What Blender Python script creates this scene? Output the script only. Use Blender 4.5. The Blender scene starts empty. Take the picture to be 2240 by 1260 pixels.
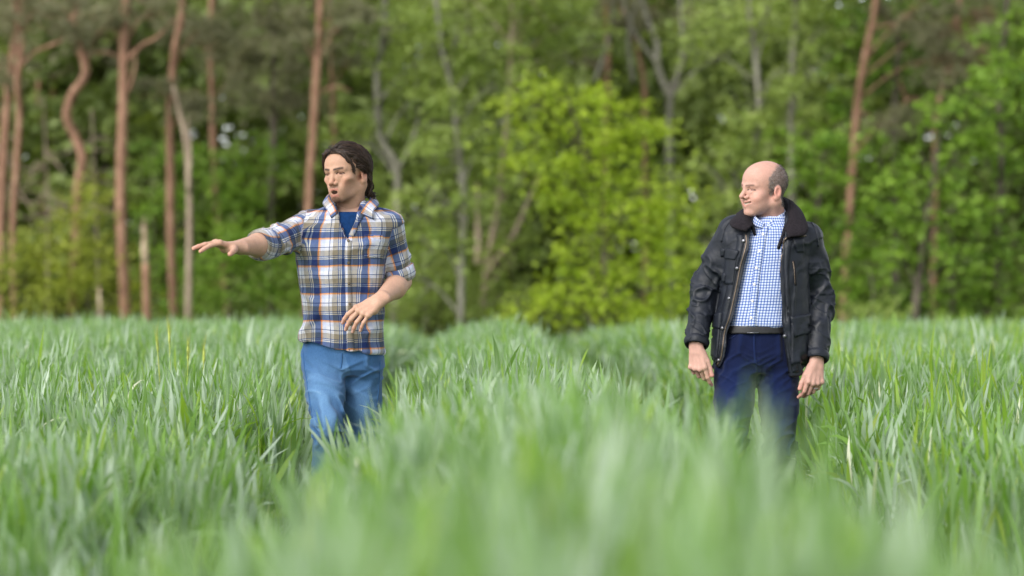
import bpy, math, random
import numpy as np
from mathutils import Vector, Matrix
from mathutils.bvhtree import BVHTree

R = math.radians
scene = bpy.context.scene
COL = scene.collection
random.seed(7)
rng = np.random.default_rng(11)

# ---------------------------------------------------------------- camera
CAM_Z = 1.21
FPX = 85.0 / 36.0 * 2240.0            # focal length in pixels of the 2240 px wide photograph
cam_data = bpy.data.cameras.new('camera')
cam_data.lens = 85.0
cam_data.sensor_width = 36.0
cam_data.clip_start = 0.05
cam_data.clip_end = 2000.0
cam_data.dof.use_dof = True
cam_data.dof.focus_distance = 10.25
cam_data.dof.aperture_fstop = 1.75
cam = bpy.data.objects.new('camera', cam_data)
cam.location = (0.0, 0.0, CAM_Z)
cam.rotation_euler = (R(90), 0, 0)
COL.objects.link(cam)
scene.camera = cam

# ---------------------------------------------------------------- overcast daylight
SUN_DIR = Vector((-0.50, -0.62, 0.60)).normalized()     # towards the light
world = bpy.data.worlds.new('World')
scene.world = world
world.use_nodes = True
wn, wl = world.node_tree.nodes, world.node_tree.links
wn.clear()
w_out = wn.new('ShaderNodeOutputWorld')
w_bg = wn.new('ShaderNodeBackground')
w_hs = wn.new('ShaderNodeHueSaturation')
w_sky = wn.new('ShaderNodeTexSky')
w_sky.sky_type = 'NISHITA'
w_sky.sun_disc = False
w_sky.sun_elevation = math.asin(SUN_DIR.z)
w_sky.sun_rotation = math.atan2(SUN_DIR.x, SUN_DIR.y)
w_sky.dust_density = 1.0
w_sky.air_density = 1.0
w_hs.inputs['Saturation'].default_value = 0.25          # cloud layer: almost white light
w_bg.inputs['Strength'].default_value = 0.15
wl.new(w_sky.outputs['Color'], w_hs.inputs['Color'])
wl.new(w_hs.outputs['Color'], w_bg.inputs['Color'])
wl.new(w_bg.outputs['Background'], w_out.inputs['Surface'])

sun_data = bpy.data.lights.new('sun', 'SUN')
sun_data.energy = 1.5
sun_data.angle = R(22)
sun_data.color = (1.0, 0.96, 0.90)
sun = bpy.data.objects.new('sun', sun_data)
sun.rotation_euler = (-SUN_DIR).to_track_quat('-Z', 'Y').to_euler()
sun.location = (-10, -6, 20)
COL.objects.link(sun)

scene.view_settings.view_transform = 'Standard'
scene.view_settings.look = 'None'
scene.view_settings.exposure = 1.0
scene.view_settings.gamma = 1.0
scene.render.engine = 'CYCLES'
scene.cycles.use_denoising = True
scene.cycles.max_bounces = 8
scene.cycles.transmission_bounces = 4
scene.cycles.diffuse_bounces = 4
scene.cycles.sample_clamp_indirect = 6.0

# ---------------------------------------------------------------- helpers
def tag(o, label=None, cat=None, group=None, kind=None):
    if label: o['label'] = label
    if cat: o['category'] = cat
    if group: o['group'] = group
    if kind: o['kind'] = kind
    return o

def empty(name, loc):
    o = bpy.data.objects.new(name, None)
    o.location = loc
    o.empty_display_size = 0.2
    COL.objects.link(o)
    return o

def mesh_np(name, verts, faces, mat, parent=None, smooth=True, attrs=None, link=True):
    """faces: (n,3) or (n,4) int array; attrs: name -> (n,) or (n,3) or (n,4) per-vertex array"""
    verts = np.asarray(verts, np.float32)
    faces = np.asarray(faces, np.int32)
    me = bpy.data.meshes.new(name)
    nf, w = faces.shape
    me.vertices.add(len(verts)); me.loops.add(nf * w); me.polygons.add(nf)
    me.vertices.foreach_set('co', verts.ravel())
    me.loops.foreach_set('vertex_index', faces.ravel())
    me.polygons.foreach_set('loop_start', np.arange(0, nf * w, w, dtype=np.int32))
    me.polygons.foreach_set('use_smooth', np.full(nf, smooth, dtype=bool))
    me.update(calc_edges=True)
    for k, a in (attrs or {}).items():
        a = np.asarray(a, np.float32)
        if a.ndim == 1:
            at = me.attributes.new(k, 'FLOAT', 'POINT'); at.data.foreach_set('value', a)
        elif a.shape[1] == 3:
            at = me.attributes.new(k, 'FLOAT_VECTOR', 'POINT'); at.data.foreach_set('vector', a.ravel())
        else:
            at = me.attributes.new(k, 'FLOAT_COLOR', 'POINT'); at.data.foreach_set('color', a.ravel())
    if mat: me.materials.append(mat)
    o = bpy.data.objects.new(name, me)
    if link: COL.objects.link(o)
    if parent: o.parent = parent
    return o

def hash3(i):
    n = (i[:, 0] * 374761393 + i[:, 1] * 668265263 + i[:, 2] * 2147483647 * 3 + 1013904223) & 0xffffffff
    n = ((n ^ (n >> 13)) * 1274126177) & 0xffffffff
    n = n ^ (n >> 16)
    return (n & 0xffffff) / float(0xffffff)

def vnoise(p):
    """value noise in -1..1 at points (n,3)"""
    p = np.asarray(p, np.float64)
    i = np.floor(p).astype(np.int64); f = p - i
    f = f * f * (3 - 2 * f)
    out = np.zeros(len(p))
    for dx in (0, 1):
        wx = f[:, 0] if dx else 1 - f[:, 0]
        for dy in (0, 1):
            wy = f[:, 1] if dy else 1 - f[:, 1]
            for dz in (0, 1):
                wz = f[:, 2] if dz else 1 - f[:, 2]
                out += wx * wy * wz * hash3(i + np.array([dx, dy, dz]))
    return out * 2 - 1

def fbm(p, o=3):
    s, a, q = 0, 1.0, np.asarray(p, np.float64)
    for k in range(o):
        s = s + a * vnoise(q + k * 17.3); a *= 0.5; q = q * 2.03
    return s

def sstep(a, b, x):
    t = np.clip((x - a) / (b - a), 0, 1)
    return t * t * (3 - 2 * t)

# ---------------------------------------------------------------- materials
def new_mat(name):
    m = bpy.data.materials.new(name); m.use_nodes = True
    nt = m.node_tree; nt.nodes.clear()
    out = nt.nodes.new('ShaderNodeOutputMaterial')
    return m, nt, out

def principled(nt, out, rough=0.7, spec=0.3, **kw):
    b = nt.nodes.new('ShaderNodeBsdfPrincipled')
    b.inputs['Roughness'].default_value = rough
    b.inputs['Specular IOR Level'].default_value = spec
    for k, v in kw.items(): b.inputs[k].default_value = v
    nt.links.new(b.outputs[0], out.inputs['Surface'])
    return b

def n_noise(nt, scale, detail=4.0, vec=None, rough=0.55):
    n = nt.nodes.new('ShaderNodeTexNoise')
    n.inputs['Scale'].default_value = scale; n.inputs['Detail'].default_value = detail
    n.inputs['Roughness'].default_value = rough
    if vec: nt.links.new(vec, n.inputs['Vector'])
    return n

def n_ramp(nt, fac, stops, interp='LINEAR'):
    r = nt.nodes.new('ShaderNodeValToRGB')
    cr = r.color_ramp; cr.interpolation = interp
    while len(cr.elements) < len(stops): cr.elements.new(0.5)
    for e, (p, c) in zip(cr.elements, stops):
        e.position = p; e.color = (*c, 1.0)
    nt.links.new(fac, r.inputs['Fac'])
    return r

def n_mix(nt, fac, a, b, blend='MIX'):
    m = nt.nodes.new('ShaderNodeMix'); m.data_type = 'RGBA'; m.blend_type = blend
    for s, v in ((0, fac), (6, a), (7, b)):
        if hasattr(v, 'links'): nt.links.new(v, m.inputs[s])
        elif isinstance(v, (int, float)): m.inputs[s].default_value = v
        else: m.inputs[s].default_value = (*v, 1.0)
    return m.outputs[2]

def n_attr(nt, name):
    a = nt.nodes.new('ShaderNodeAttribute'); a.attribute_name = name; return a

def n_bump(nt, height, strength, dist, bsdf):
    b = nt.nodes.new('ShaderNodeBump')
    b.inputs['Strength'].default_value = strength; b.inputs['Distance'].default_value = dist
    nt.links.new(height, b.inputs['Height']); nt.links.new(b.outputs[0], bsdf.inputs['Normal'])

def n_coord(nt, which='Object'):
    return nt.nodes.new('ShaderNodeTexCoord').outputs[which]

def mat_simple(name, col, rough=0.7, spec=0.3, var=0.25, scale=40.0, bump=0.0, bdist=0.002, metallic=0.0):
    m, nt, out = new_mat(name)
    b = principled(nt, out, rough, spec); b.inputs['Metallic'].default_value = metallic
    n = n_noise(nt, scale, 4.0, n_coord(nt))
    lo = tuple(c * (1 - var) for c in col); hi = tuple(min(1, c * (1 + var)) for c in col)
    r = n_ramp(nt, n.outputs['Fac'], [(0.3, lo), (0.7, hi)])
    nt.links.new(r.outputs[0], b.inputs['Base Color'])
    if bump: n_bump(nt, n.outputs['Fac'], bump, bdist, b)
    return m

def mat_leaf(name, c_lo, c_hi, trans=0.35, rough=0.5, spec=0.3, hue_obj=True):
    """leaf faces: colour by the per-leaf 'tint' attribute, part of the light passes through"""
    m, nt, out = new_mat(name)
    at = n_attr(nt, 'tint')
    col = n_ramp(nt, at.outputs['Fac'], [(0.0, c_lo), (1.0, c_hi)]).outputs[0]
    b = principled(nt, out, rough, spec)
    nt.links.new(col, b.inputs['Base Color'])
    t = nt.nodes.new('ShaderNodeBsdfTranslucent')
    tc = n_mix(nt, 1.0, col, (1.25, 1.3, 0.55), 'MULTIPLY')
    nt.links.new(tc, t.inputs['Color'])
    mx = nt.nodes.new('ShaderNodeMixShader'); mx.inputs[0].default_value = trans
    nt.links.new(b.outputs[0], mx.inputs[1]); nt.links.new(t.outputs[0], mx.inputs[2])
    nt.links.new(mx.outputs[0], out.inputs['Surface'])
    return m

def mat_bark(name, c1, c2, c3, scale=9.0):
    m, nt, out = new_mat(name)
    b = principled(nt, out, 0.9, 0.15)
    co = n_coord(nt)
    mp = nt.nodes.new('ShaderNodeMapping'); mp.inputs['Scale'].default_value = (1, 1, 0.25)
    nt.links.new(co, mp.inputs[0])
    n = n_noise(nt, scale, 6.0, mp.outputs[0], 0.7)
    r = n_ramp(nt, n.outputs['Fac'], [(0.32, c1), (0.5, c2), (0.68, c3)])
    nt.links.new(r.outputs[0], b.inputs['Base Color'])
    n_bump(nt, n.outputs['Fac'], 0.8, 0.03, b)
    return m
# ---------------------------------------------------------------- ground with two wheel tracks
TRK = -0.017                      # the tracks run slightly to the left of the view axis
RUT_L, RUT_R = -0.54, 1.24        # wheel-track centres, metres right of the camera line
_gy = [-6, 0, 3, 10, 16, 22, 26, 30, 36, 45, 60, 120, 900]
_side = [-.26, -.22, -.19, -.05, .02, .06, .02, -.10, -.32, -.50, -.6, -.8, -.8]
_mid = [.14, .145, .145, .02, .03, .05, .0, -.12, -.34, -.50, -.6, -.8, -.8]
_rut = [-.24, -.19, -.15, .0, .0, -.02, -.06, -.18, -.38, -.50, -.6, -.8, -.8]

def ground_z(x, y):
    x = np.asarray(x, float); y = np.asarray(y, float)
    s = x - TRK * y
    sd, md, rt = np.interp(y, _gy, _side), np.interp(y, _gy, _mid), np.interp(y, _gy, _rut)
    inner = sstep(RUT_L + .12, RUT_L + .3, s) * (1 - sstep(RUT_R - .62, RUT_R - .18, s))
    z = sd * (1 - inner) + md * inner
    wl_ = 1 - sstep(.10, .26, np.abs(s - RUT_L)); wr_ = 1 - sstep(.12, .3, np.abs(s - RUT_R))
    w = np.maximum(wl_, wr_)
    return z * (1 - w) + rt * w

gx = np.concatenate([-np.geomspace(300, 14, 14), np.linspace(-13, -3, 21), np.arange(-2.9, 4.0, .07), np.linspace(4.2, 13, 19), np.geomspace(14, 300, 14)])
gyv = np.concatenate([np.linspace(-60, -8, 8), np.arange(-6, 46, .5), np.geomspace(47, 900, 22)])
GX, GY = np.meshgrid(gx, gyv, indexing='ij')
GZ = ground_z(GX, GY) + 0.012 * vnoise(np.stack([GX.ravel() * 6, GY.ravel() * 6, GX.ravel() * 0], 1)).reshape(GX.shape)
ny_ = len(gyv)
ii, jj = np.meshgrid(np.arange(len(gx) - 1), np.arange(ny_ - 1), indexing='ij')
a_ = (ii * ny_ + jj).ravel()
m_soil, nt, out = new_mat('soil')
b = principled(nt, out, 0.95, 0.1)
co = n_coord(nt)
n1 = n_noise(nt, 3.0, 8.0, co); n2 = n_noise(nt, 35.0, 5.0, co)
c1 = n_ramp(nt, n1.outputs['Fac'], [(0.35, (.055, .045, .028)), (0.65, (.10, .085, .05))]).outputs[0]
c2 = n_mix(nt, n2.outputs['Fac'], c1, (.05, .07, .02))
nt.links.new(c2, b.inputs['Base Color']); n_bump(nt, n2.outputs['Fac'], 0.7, 0.03, b)
ground = mesh_np('ground', np.stack([GX.ravel(), GY.ravel(), GZ.ravel()], 1),
                 np.stack([a_, a_ + ny_, a_ + ny_ + 1, a_ + 1], 1), m_soil)
tag(ground, 'brown field soil with two wheel tracks under the wheat', 'ground', kind='structure')

# ---------------------------------------------------------------- young wheat
def leaf_strips(base, az, inc0, inc1, length, width, twist, seg=6, fold=0.0):
    """arrays of n leaves -> verts (n*(seg+1)*2,3), quads"""
    n = len(az)
    t = np.linspace(0, 1, seg + 1)
    inc = inc0[:, None] + (inc1 - inc0)[:, None] * t[None, :] ** 1.8
    ds = length[:, None] / seg
    im = .5 * (inc[:, 1:] + inc[:, :-1])
    r = np.concatenate([np.zeros((n, 1)), np.cumsum(np.sin(im) * ds, 1)], 1)
    h = np.concatenate([np.zeros((n, 1)), np.cumsum(np.cos(im) * ds, 1)], 1)
    ca, sa = np.cos(az)[:, None], np.sin(az)[:, None]
    P_ = np.stack([base[:, None, 0] + r * ca, base[:, None, 1] + r * sa, base[:, None, 2] + h], 2)
    wprof = np.interp(t, [0, .12, .45, .75, .92, 1], [.55, .85, 1, .72, .3, .03])
    side = np.stack([-sa + 0 * inc, ca + 0 * inc, 0 * inc], 2)
    nrm = np.stack([-np.cos(inc) * ca, -np.cos(inc) * sa, np.sin(inc)], 2)
    tw = (twist[:, None] * t[None, :])[..., None]
    sv = side * np.cos(tw) + nrm * np.sin(tw)
    w2 = (width[:, None] * wprof[None, :] * .5)[..., None]
    V = np.stack([P_ - sv * w2, P_ + sv * w2], 2).reshape(-1, 3)
    k = (np.arange(n)[:, None] * (seg + 1) + np.arange(seg)[None, :]).ravel() * 2
    F = np.stack([k, k + 1, k + 3, k + 2], 1)
    return V, F

def wheat_clump(name, seed, mat, ntil=19, size=.25, hs=1.0, bright=0.0, lean=0.0, flat=0.0):
    g = np.random.default_rng(seed)
    B, AZ, I0, I1, L, W, TW, TI = [], [], [], [], [], [], [], []
    for k in range(ntil):
        x, y = g.uniform(-size / 2, size / 2, 2)
        H = hs * g.normal(.54, .05)
        la, lm = g.uniform(0, 2 * math.pi), abs(g.normal(0, .05)) + lean
        tb = np.clip(g.normal(.40 + bright, .32), 0, 1)
        for (hh, ll, dr) in ((.30, .20, .9), (.52, .24, .8), (.75, .27, .55), (.92, .26, .4), (1.0, .23, .25)):
            if g.random() < .12: continue
            z = H * hh
            B.append((x + math.cos(la) * lm * z, y + math.sin(la) * lm * z, z))
            AZ.append(g.uniform(0, 2 * math.pi))
            i0 = abs(g.normal(.16, .10)) + flat
            I0.append(i0)
            droop = g.random() < dr * .35
            I1.append(i0 + (g.uniform(.9, 2.0) if droop else abs(g.normal(.22, .16))) + flat * .5)
            L.append(ll * hs * g.uniform(.8, 1.2)); W.append(g.uniform(.012, .021))
            TW.append(g.normal(0, 1.1))
            old = hh < .35 and g.random() < .35
            TI.append(g.uniform(1.2, 1.36) if old else 1.5 if g.random() < .012 else np.clip(tb + g.normal(0, .24), 0, 1.05))
        # stem
        B.append((x, y, 0)); AZ.append(la); I0.append(lm); I1.append(lm + .02); L.append(H * 1.02); W.append(.006)
        TW.append(.4); TI.append(np.clip(tb + .2, 0, 1))
    A = [np.array(q, float) for q in (B, AZ, I0, I1, L, W, TW)]
    V, F = leaf_strips(*A)
    ti = np.repeat(np.array(TI), 14) / 1.5
    return mesh_np(name, V, F, mat, attrs={'tint': ti}, link=False)

def mat_wheat(name):
    m, nt, out = new_mat(name)
    at = n_attr(nt, 'tint')
    oi = nt.nodes.new('ShaderNodeObjectInfo')
    ad = nt.nodes.new('ShaderNodeMath'); ad.operation = 'MULTIPLY_ADD'
    nt.links.new(oi.outputs['Random'], ad.inputs[0]); ad.inputs[1].default_value = .08
    nt.links.new(at.outputs['Fac'], ad.inputs[2])
    col = n_ramp(nt, ad.outputs[0], [(0.02, (.37, .45, .37)), (0.22, (.275, .385, .245)), (0.42, (.190, .315, .10)),
                                     (0.58, (.165, .310, .042)), (0.74, (.260, .385, .045)),
                                     (0.88, (.42, .38, .15)), (0.97, (.68, .68, .54))]).outputs[0]
    b = principled(nt, out, 0.38, 0.6)
    nt.links.new(col, b.inputs['Base Color'])
    t = nt.nodes.new('ShaderNodeBsdfTranslucent')
    nt.links.new(n_mix(nt, 1.0, col, (1.25, 1.45, .55), 'MULTIPLY'), t.inputs['Color'])
    mx = nt.nodes.new('ShaderNodeMixShader'); mx.inputs[0].default_value = .40
    nt.links.new(b.outputs[0], mx.inputs[1]); nt.links.new(t.outputs[0], mx.inputs[2])
    nt.links.new(mx.outputs[0], out.inputs['Surface'])
    return m

m_wheat = mat_wheat('wheat_leaf')

def clump_set(name, n, seed, **kw):
    c = bpy.data.collections.new(name)
    for i in range(n):
        c.objects.link(wheat_clump('wheat_tuft', seed + i, m_wheat, **kw))
    return c

set_blue = clump_set('wheat_tufts_bluish', 9, 100, bright=-.04)
set_green = clump_set('wheat_tufts_green', 9, 200, bright=.14)
set_short = clump_set('wheat_tufts_trodden', 6, 300, ntil=9, hs=.40, bright=.1, flat=.55)

def scatter_tree(coll):
    ng = bpy.data.node_groups.new('scatter_' + coll.name, 'GeometryNodeTree')
    ng.interface.new_socket('Geometry', in_out='INPUT', socket_type='NodeSocketGeometry')
    ng.interface.new_socket('Geometry', in_out='OUTPUT', socket_type='NodeSocketGeometry')
    N, Lk = ng.nodes, ng.links
    gi, go = N.new('NodeGroupInput'), N.new('NodeGroupOutput')
    ci = N.new('GeometryNodeCollectionInfo')
    ci.inputs['Collection'].default_value = coll
    ci.inputs['Separate Children'].default_value = True
    ci.inputs['Reset Children'].default_value = True
    ip = N.new('GeometryNodeInstanceOnPoints')
    ip.inputs['Pick Instance'].default_value = True
    def att(nm, ty):
        a = N.new('GeometryNodeInputNamedAttribute'); a.data_type = ty; a.inputs['Name'].default_value = nm
        return a.outputs['Attribute']
    Lk.new(gi.outputs[0], ip.inputs['Points'])
    Lk.new(ci.outputs[0], ip.inputs['Instance'])
    Lk.new(att('idx', 'INT'), ip.inputs['Instance Index'])
    Lk.new(att('rot', 'FLOAT_VECTOR'), ip.inputs['Rotation'])
    Lk.new(att('scl', 'FLOAT_VECTOR'), ip.inputs['Scale'])
    Lk.new(ip.outputs[0], go.inputs[0])
    return ng

def scatter(name, pts, rot, scl, nset, coll):
    me = bpy.data.meshes.new(name)
    me.vertices.add(len(pts)); me.vertices.foreach_set('co', np.asarray(pts, np.float32).ravel())
    a = me.attributes.new('idx', 'INT', 'POINT'); a.data.foreach_set('value', rng.integers(0, nset, len(pts)).astype(np.int32))
    a = me.attributes.new('rot', 'FLOAT_VECTOR', 'POINT'); a.data.foreach_set('vector', np.asarray(rot, np.float32).ravel())
    a = me.attributes.new('scl', 'FLOAT_VECTOR', 'POINT'); a.data.foreach_set('vector', np.asarray(scl, np.float32).ravel())
    me.materials.append(m_wheat)
    o = bpy.data.objects.new(name, me); COL.objects.link(o)
    md = o.modifiers.new('scatter', 'NODES'); md.node_group = scatter_tree(coll)
    return o

def field_points():
    out = []
    for (y0, y1, sp) in ((-1.5, 24, .185), (24, 33, .24), (33, 44.5, .32)):
        for y in np.arange(y0, y1, sp):
            hw = .235 * max(y, 0) + 1.9
            xs = np.arange(-hw, hw, sp)
            out.append(np.stack([xs + rng.uniform(-.5, .5, len(xs)) * sp, y + rng.uniform(-.5, .5, len(xs)) * sp, np.full(len(xs), sp)], 1))
    return np.concatenate(out)

fp = field_points()
fs = fp[:, 0] - TRK * fp[:, 1]
keep_cam = np.hypot(fp[:, 0], fp[:, 1]) > .75
dL, dR = np.abs(fs - RUT_L), np.abs(fs - RUT_R)
wig = .05 * vnoise(np.stack([fp[:, 1] * .8, fs * 0, fs * 0], 1))
in_rut = (dL < .29 + wig) | (dR < .29 + wig)

def crop(name, sel, coll, nset, label, tall=1.0, lean_to=None):
    p = fp[sel]; s = fs[sel]
    n = len(p)
    hvar = 1 + .07 * vnoise(np.stack([p[:, 0] * .9, p[:, 1] * .7, p[:, 0] * 0 + 3], 1)) + rng.normal(0, .045, n)
    sxy = np.where(p[:, 2] > .2, p[:, 2] / .2, 1.0) * rng.uniform(.95, 1.2, n)
    # plants along a wheel track are a little shorter and lean out over it
    near = np.minimum(np.abs(s - RUT_L), np.abs(s - RUT_R))
    edge = 1 - sstep(.18, .55, near)
    h = tall * hvar * (1 - .10 * edge)
    if name == 'wheat_strip':
        h = h * (1 - .36 * sstep(.35, .9, s)) * (1 - .06 * sstep(0.1, -.25, s))
    tilt_dir = np.where(np.abs(s - RUT_L) < np.abs(s - RUT_R), np.sign(RUT_L - s), np.sign(RUT_R - s))
    ty = .22 * edge * tilt_dir + rng.normal(0, .05, n)
    tx = rng.normal(0, .05, n)
    q = np.stack([p[:, 0], p[:, 1], ground_z(p[:, 0], p[:, 1]) - .01], 1)
    rz = rng.uniform(0, 2 * math.pi, n)
    o = scatter(name, q, np.stack([tx, ty, rz], 1), np.stack([sxy, sxy, h], 1), nset, coll)
    tag(o, label, 'wheat', kind='stuff')
    return o

crop('wheat_crop', keep_cam & ~in_rut & (fs < RUT_L), set_blue, 9, 'blue-green young wheat left of the wheel track beside the plaid shirt man')
crop('wheat_strip', keep_cam & ~in_rut & (fs > RUT_L) & (fs < RUT_R), set_blue, 9, 'raised strip of young wheat between the two walking men, blurred in front', tall=1.0)
crop('wheat_crop', keep_cam & ~in_rut & (fs > RUT_R), set_green, 9, 'bright green young wheat right of the man in the dark jacket')
sel = keep_cam & in_rut & (rng.random(len(fp)) < .75)
p = fp[sel]; n = len(p)
tag(scatter('trodden_wheat', np.stack([p[:, 0], p[:, 1], ground_z(p[:, 0], p[:, 1])], 1),
            np.stack([rng.normal(0, .2, n), rng.normal(0, .2, n), rng.uniform(0, 6.28, n)], 1),
            np.stack([np.ones(n) * 1.1] * 2 + [rng.uniform(.7, 1.2, n)], 1), 6, set_short),
    'short trodden wheat growing in the two wheel tracks', 'wheat', kind='stuff')

# a few volunteer barley ears standing above the wheat on the left
m_ear = mat_simple('barley_ear', (.44, .50, .11), .6, .3, .2, 60)
def barley(px, py, Y, lean, label):
    k = FPX / Y
    x, z = (px - 1120) / k, CAM_Z - (py - 630) / k
    b0 = np.array([x, Y, float(ground_z(x, Y))])
    root = empty('barley_stalk', tuple(b0)); tag(root, label, 'barley', 'barley stalks in the wheat')
    t = np.linspace(0, 1, 9)[:, None]
    top = np.array([lean * .6, 0, z - b0[2]])
    st = t * top + (t ** 2) * np.array([lean * .4, 0, 0])
    def flat_tube(p, r):
        n = len(p); a = np.array([0, 2.1, 4.2])
        V = (p[:, None] + r[:, None, None] * np.stack([np.cos(a), np.sin(a), 0 * a], 1)[None]).reshape(-1, 3)
        i, j = np.meshgrid(np.arange(n - 1), np.arange(3), indexing='ij')
        return V, np.stack([i * 3 + j, i * 3 + (j + 1) % 3, (i + 1) * 3 + (j + 1) % 3, (i + 1) * 3 + j], 2).reshape(-1, 4)
    mesh_np('stem', *flat_tube(st, np.full(9, .003)), m_ear, root)
    d = st[-1] - st[-3]; d = d / np.linalg.norm(d)
    ear = st[-1] + np.linspace(0, .075, 8)[:, None] * d
    mesh_np('ear', *flat_tube(ear, .0075 * np.array([.5, .9, 1.1, .9, 1.1, .9, .7, .3])), m_ear, root)
    VV, FF, n = [], [], 0
    for q in range(16):
        s0 = ear[q % 7]; dd = d + rng.normal(0, .12, 3); e = s0 + dd * rng.uniform(.06, .10)
        V, F = flat_tube(np.stack([s0, .5 * (s0 + e), e]), np.array([.0014, .0011, .0003])); VV.append(V); FF.append(F + n); n += len(V)
    mesh_np('awns', np.concatenate(VV), np.concatenate(FF), m_ear, root)
barley(368, 770, 11.5, -.05, 'leftmost yellow-green barley ear leaning left above the wheat')
barley(384, 752, 11.7, -.03, 'tallest yellow-green barley ear above the wheat at left')
barley(406, 790, 11.3, .01, 'upright barley ear just right of the tallest one')
barley(436, 796, 11.6, .02, 'rightmost short barley ear above the wheat at left')
# ---------------------------------------------------------------- woodland behind the field
def up(px, py, Y):
    """a photograph direction at distance Y -> world point"""
    k = FPX / Y
    return np.array([(px - 1120) / k, Y, CAM_Z - (py - 630) / k])

def spline(pts, n):
    pts = np.asarray(pts, float)
    q = np.concatenate([[2 * pts[0] - pts[1]], pts, [2 * pts[-1] - pts[-2]]])
    t = np.linspace(0, len(pts) - 1 - 1e-6, n)
    i = t.astype(int); f = (t - i)[:, None]
    a, b, c, d = q[i], q[i + 1], q[i + 2], q[i + 3]
    return .5 * ((2 * b) + (-a + c) * f + (2 * a - 5 * b + 4 * c - d) * f ** 2 + (-a + 3 * b - 3 * c + d) * f ** 3)

def tube(path, rad, sides=7, rough=0.0, seed=0):
    path = np.asarray(path, float); n = len(path)
    rad = np.broadcast_to(np.asarray(rad, float), (n,))
    t = np.gradient(path, axis=0); t /= np.linalg.norm(t, axis=1)[:, None] + 1e-9
    ref = np.array([0.0, 1.0, 0.0]) if abs(t[:, 1]).mean() < .8 else np.array([0, 0, 1.0])
    u = np.cross(t, ref); u /= np.linalg.norm(u, axis=1)[:, None] + 1e-9
    v = np.cross(t, u)
    a = np.linspace(0, 2 * math.pi, sides, endpoint=False)
    r = rad[:, None] * np.ones(sides)[None]
    if rough:
        g = np.random.default_rng(seed); r = r * (1 + rough * g.normal(0, 1, r.shape))
    V = path[:, None] + r[..., None] * (np.cos(a)[None, :, None] * u[:, None] + np.sin(a)[None, :, None] * v[:, None])
    V = V.reshape(-1, 3)
    i, j = np.meshgrid(np.arange(n - 1), np.arange(sides), indexing='ij')
    q0 = i * sides + j; q1 = i * sides + (j + 1) % sides
    F = np.stack([q0, q1, q1 + sides, q0 + sides], 2).reshape(-1, 4)
    # end caps (fans folded into quads)
    V = np.concatenate([V, path[:1], path[-1:]])
    c0, c1 = n * sides, n * sides + 1
    caps = []
    for j in range(sides):
        caps.append((c0, (j + 1) % sides, j, j)); caps.append((c1, (n - 1) * sides + j, (n - 1) * sides + (j + 1) % sides, (n - 1) * sides + (j + 1) % sides))
    return V, F, np.array([(c[0], c[1], c[2]) for c in caps])

class Mb:
    """collects tubes; quads are split to triangles so that caps fit in"""
    def __init__(s): s.V, s.F, s.n = [], [], 0
    def tube(s, path, rad, sides=7, rough=0.0, seed=0):
        V, F, C = tube(path, rad, sides, rough, seed)
        s.add(V, np.concatenate([F[:, [0, 1, 2]], F[:, [0, 2, 3]], C]))
    def add(s, V, F):
        s.V.append(np.asarray(V, float)); s.F.append(np.asarray(F) + s.n); s.n += len(V)
    def build(s, name, mat, parent=None, origin=(0, 0, 0), smooth=True):
        return mesh_np(name, np.concatenate(s.V) - np.asarray(origin), np.concatenate(s.F), mat, parent, smooth)

def leaf_quads(c, size, up_bias, g, aspect=.75):
    """diamond leaves with a centre fold: (n,3) centres -> verts, tris"""
    n = len(c)
    nz = g.normal(0, 1, (n, 3)); nz[:, 2] = np.abs(nz[:, 2]) + up_bias; nz[:, 1] -= .35
    nz /= np.linalg.norm(nz, axis=1)[:, None]
    a = g.normal(0, 1, (n, 3)); a[:, 2] -= .5
    a -= nz * (a * nz).sum(1)[:, None]; a /= np.linalg.norm(a, axis=1)[:, None] + 1e-9
    b = np.cross(nz, a)
    s = (size * g.uniform(.65, 1.35, n))[:, None]
    V = np.stack([c - a * s * .5, c + b * s * .5 * aspect + nz * s * .12, c + a * s * .5, c - b * s * .5 * aspect + nz * s * .12], 1).reshape(-1, 3)
    k = np.arange(n) * 4
    F = np.concatenate([np.stack([k, k + 1, k + 2], 1), np.stack([k, k + 2, k + 3], 1)])
    return V, F

def needle_tufts(c, size, g, per=12):
    n = len(c)
    d = g.normal(0, 1, (n, per, 3)); d[..., 2] += .35
    d /= np.linalg.norm(d, axis=2)[..., None]
    w = np.cross(d, g.normal(0, 1, (n, per, 3))); w /= np.linalg.norm(w, axis=2)[..., None] + 1e-9
    s = size * g.uniform(.7, 1.3, (n, per, 1))
    V = np.stack([c[:, None] + w * .011, c[:, None] + d * s, c[:, None] - w * .011], 2).reshape(-1, 3)
    k = np.arange(n * per) * 3
    return V, np.stack([k, k + 1, k + 2], 1)

def clump_points(center, rad, n, g, sub=.34, layers=.45):
    """points of one leafy mass: many small sprays, flattened, set mostly near the outside"""
    nsub = max(4, n // 34)
    u = g.normal(0, 1, (nsub, 3)); u /= np.linalg.norm(u, axis=1)[:, None]
    r = g.uniform(.25, 1.0, nsub) ** .5
    sc = center + u * r[:, None] * rad
    which = g.integers(0, nsub, n)
    off = g.normal(0, 1, (n, 3)) * np.array([sub, sub, sub * layers]) * g.uniform(.5, 1.2, (nsub, 1))[which]
    off[:, 2] -= .25 * (off[:, 0] ** 2 + off[:, 1] ** 2) / sub
    tintc = g.normal(0, .16, nsub)[which]
    return sc[which] + off, tintc

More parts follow.
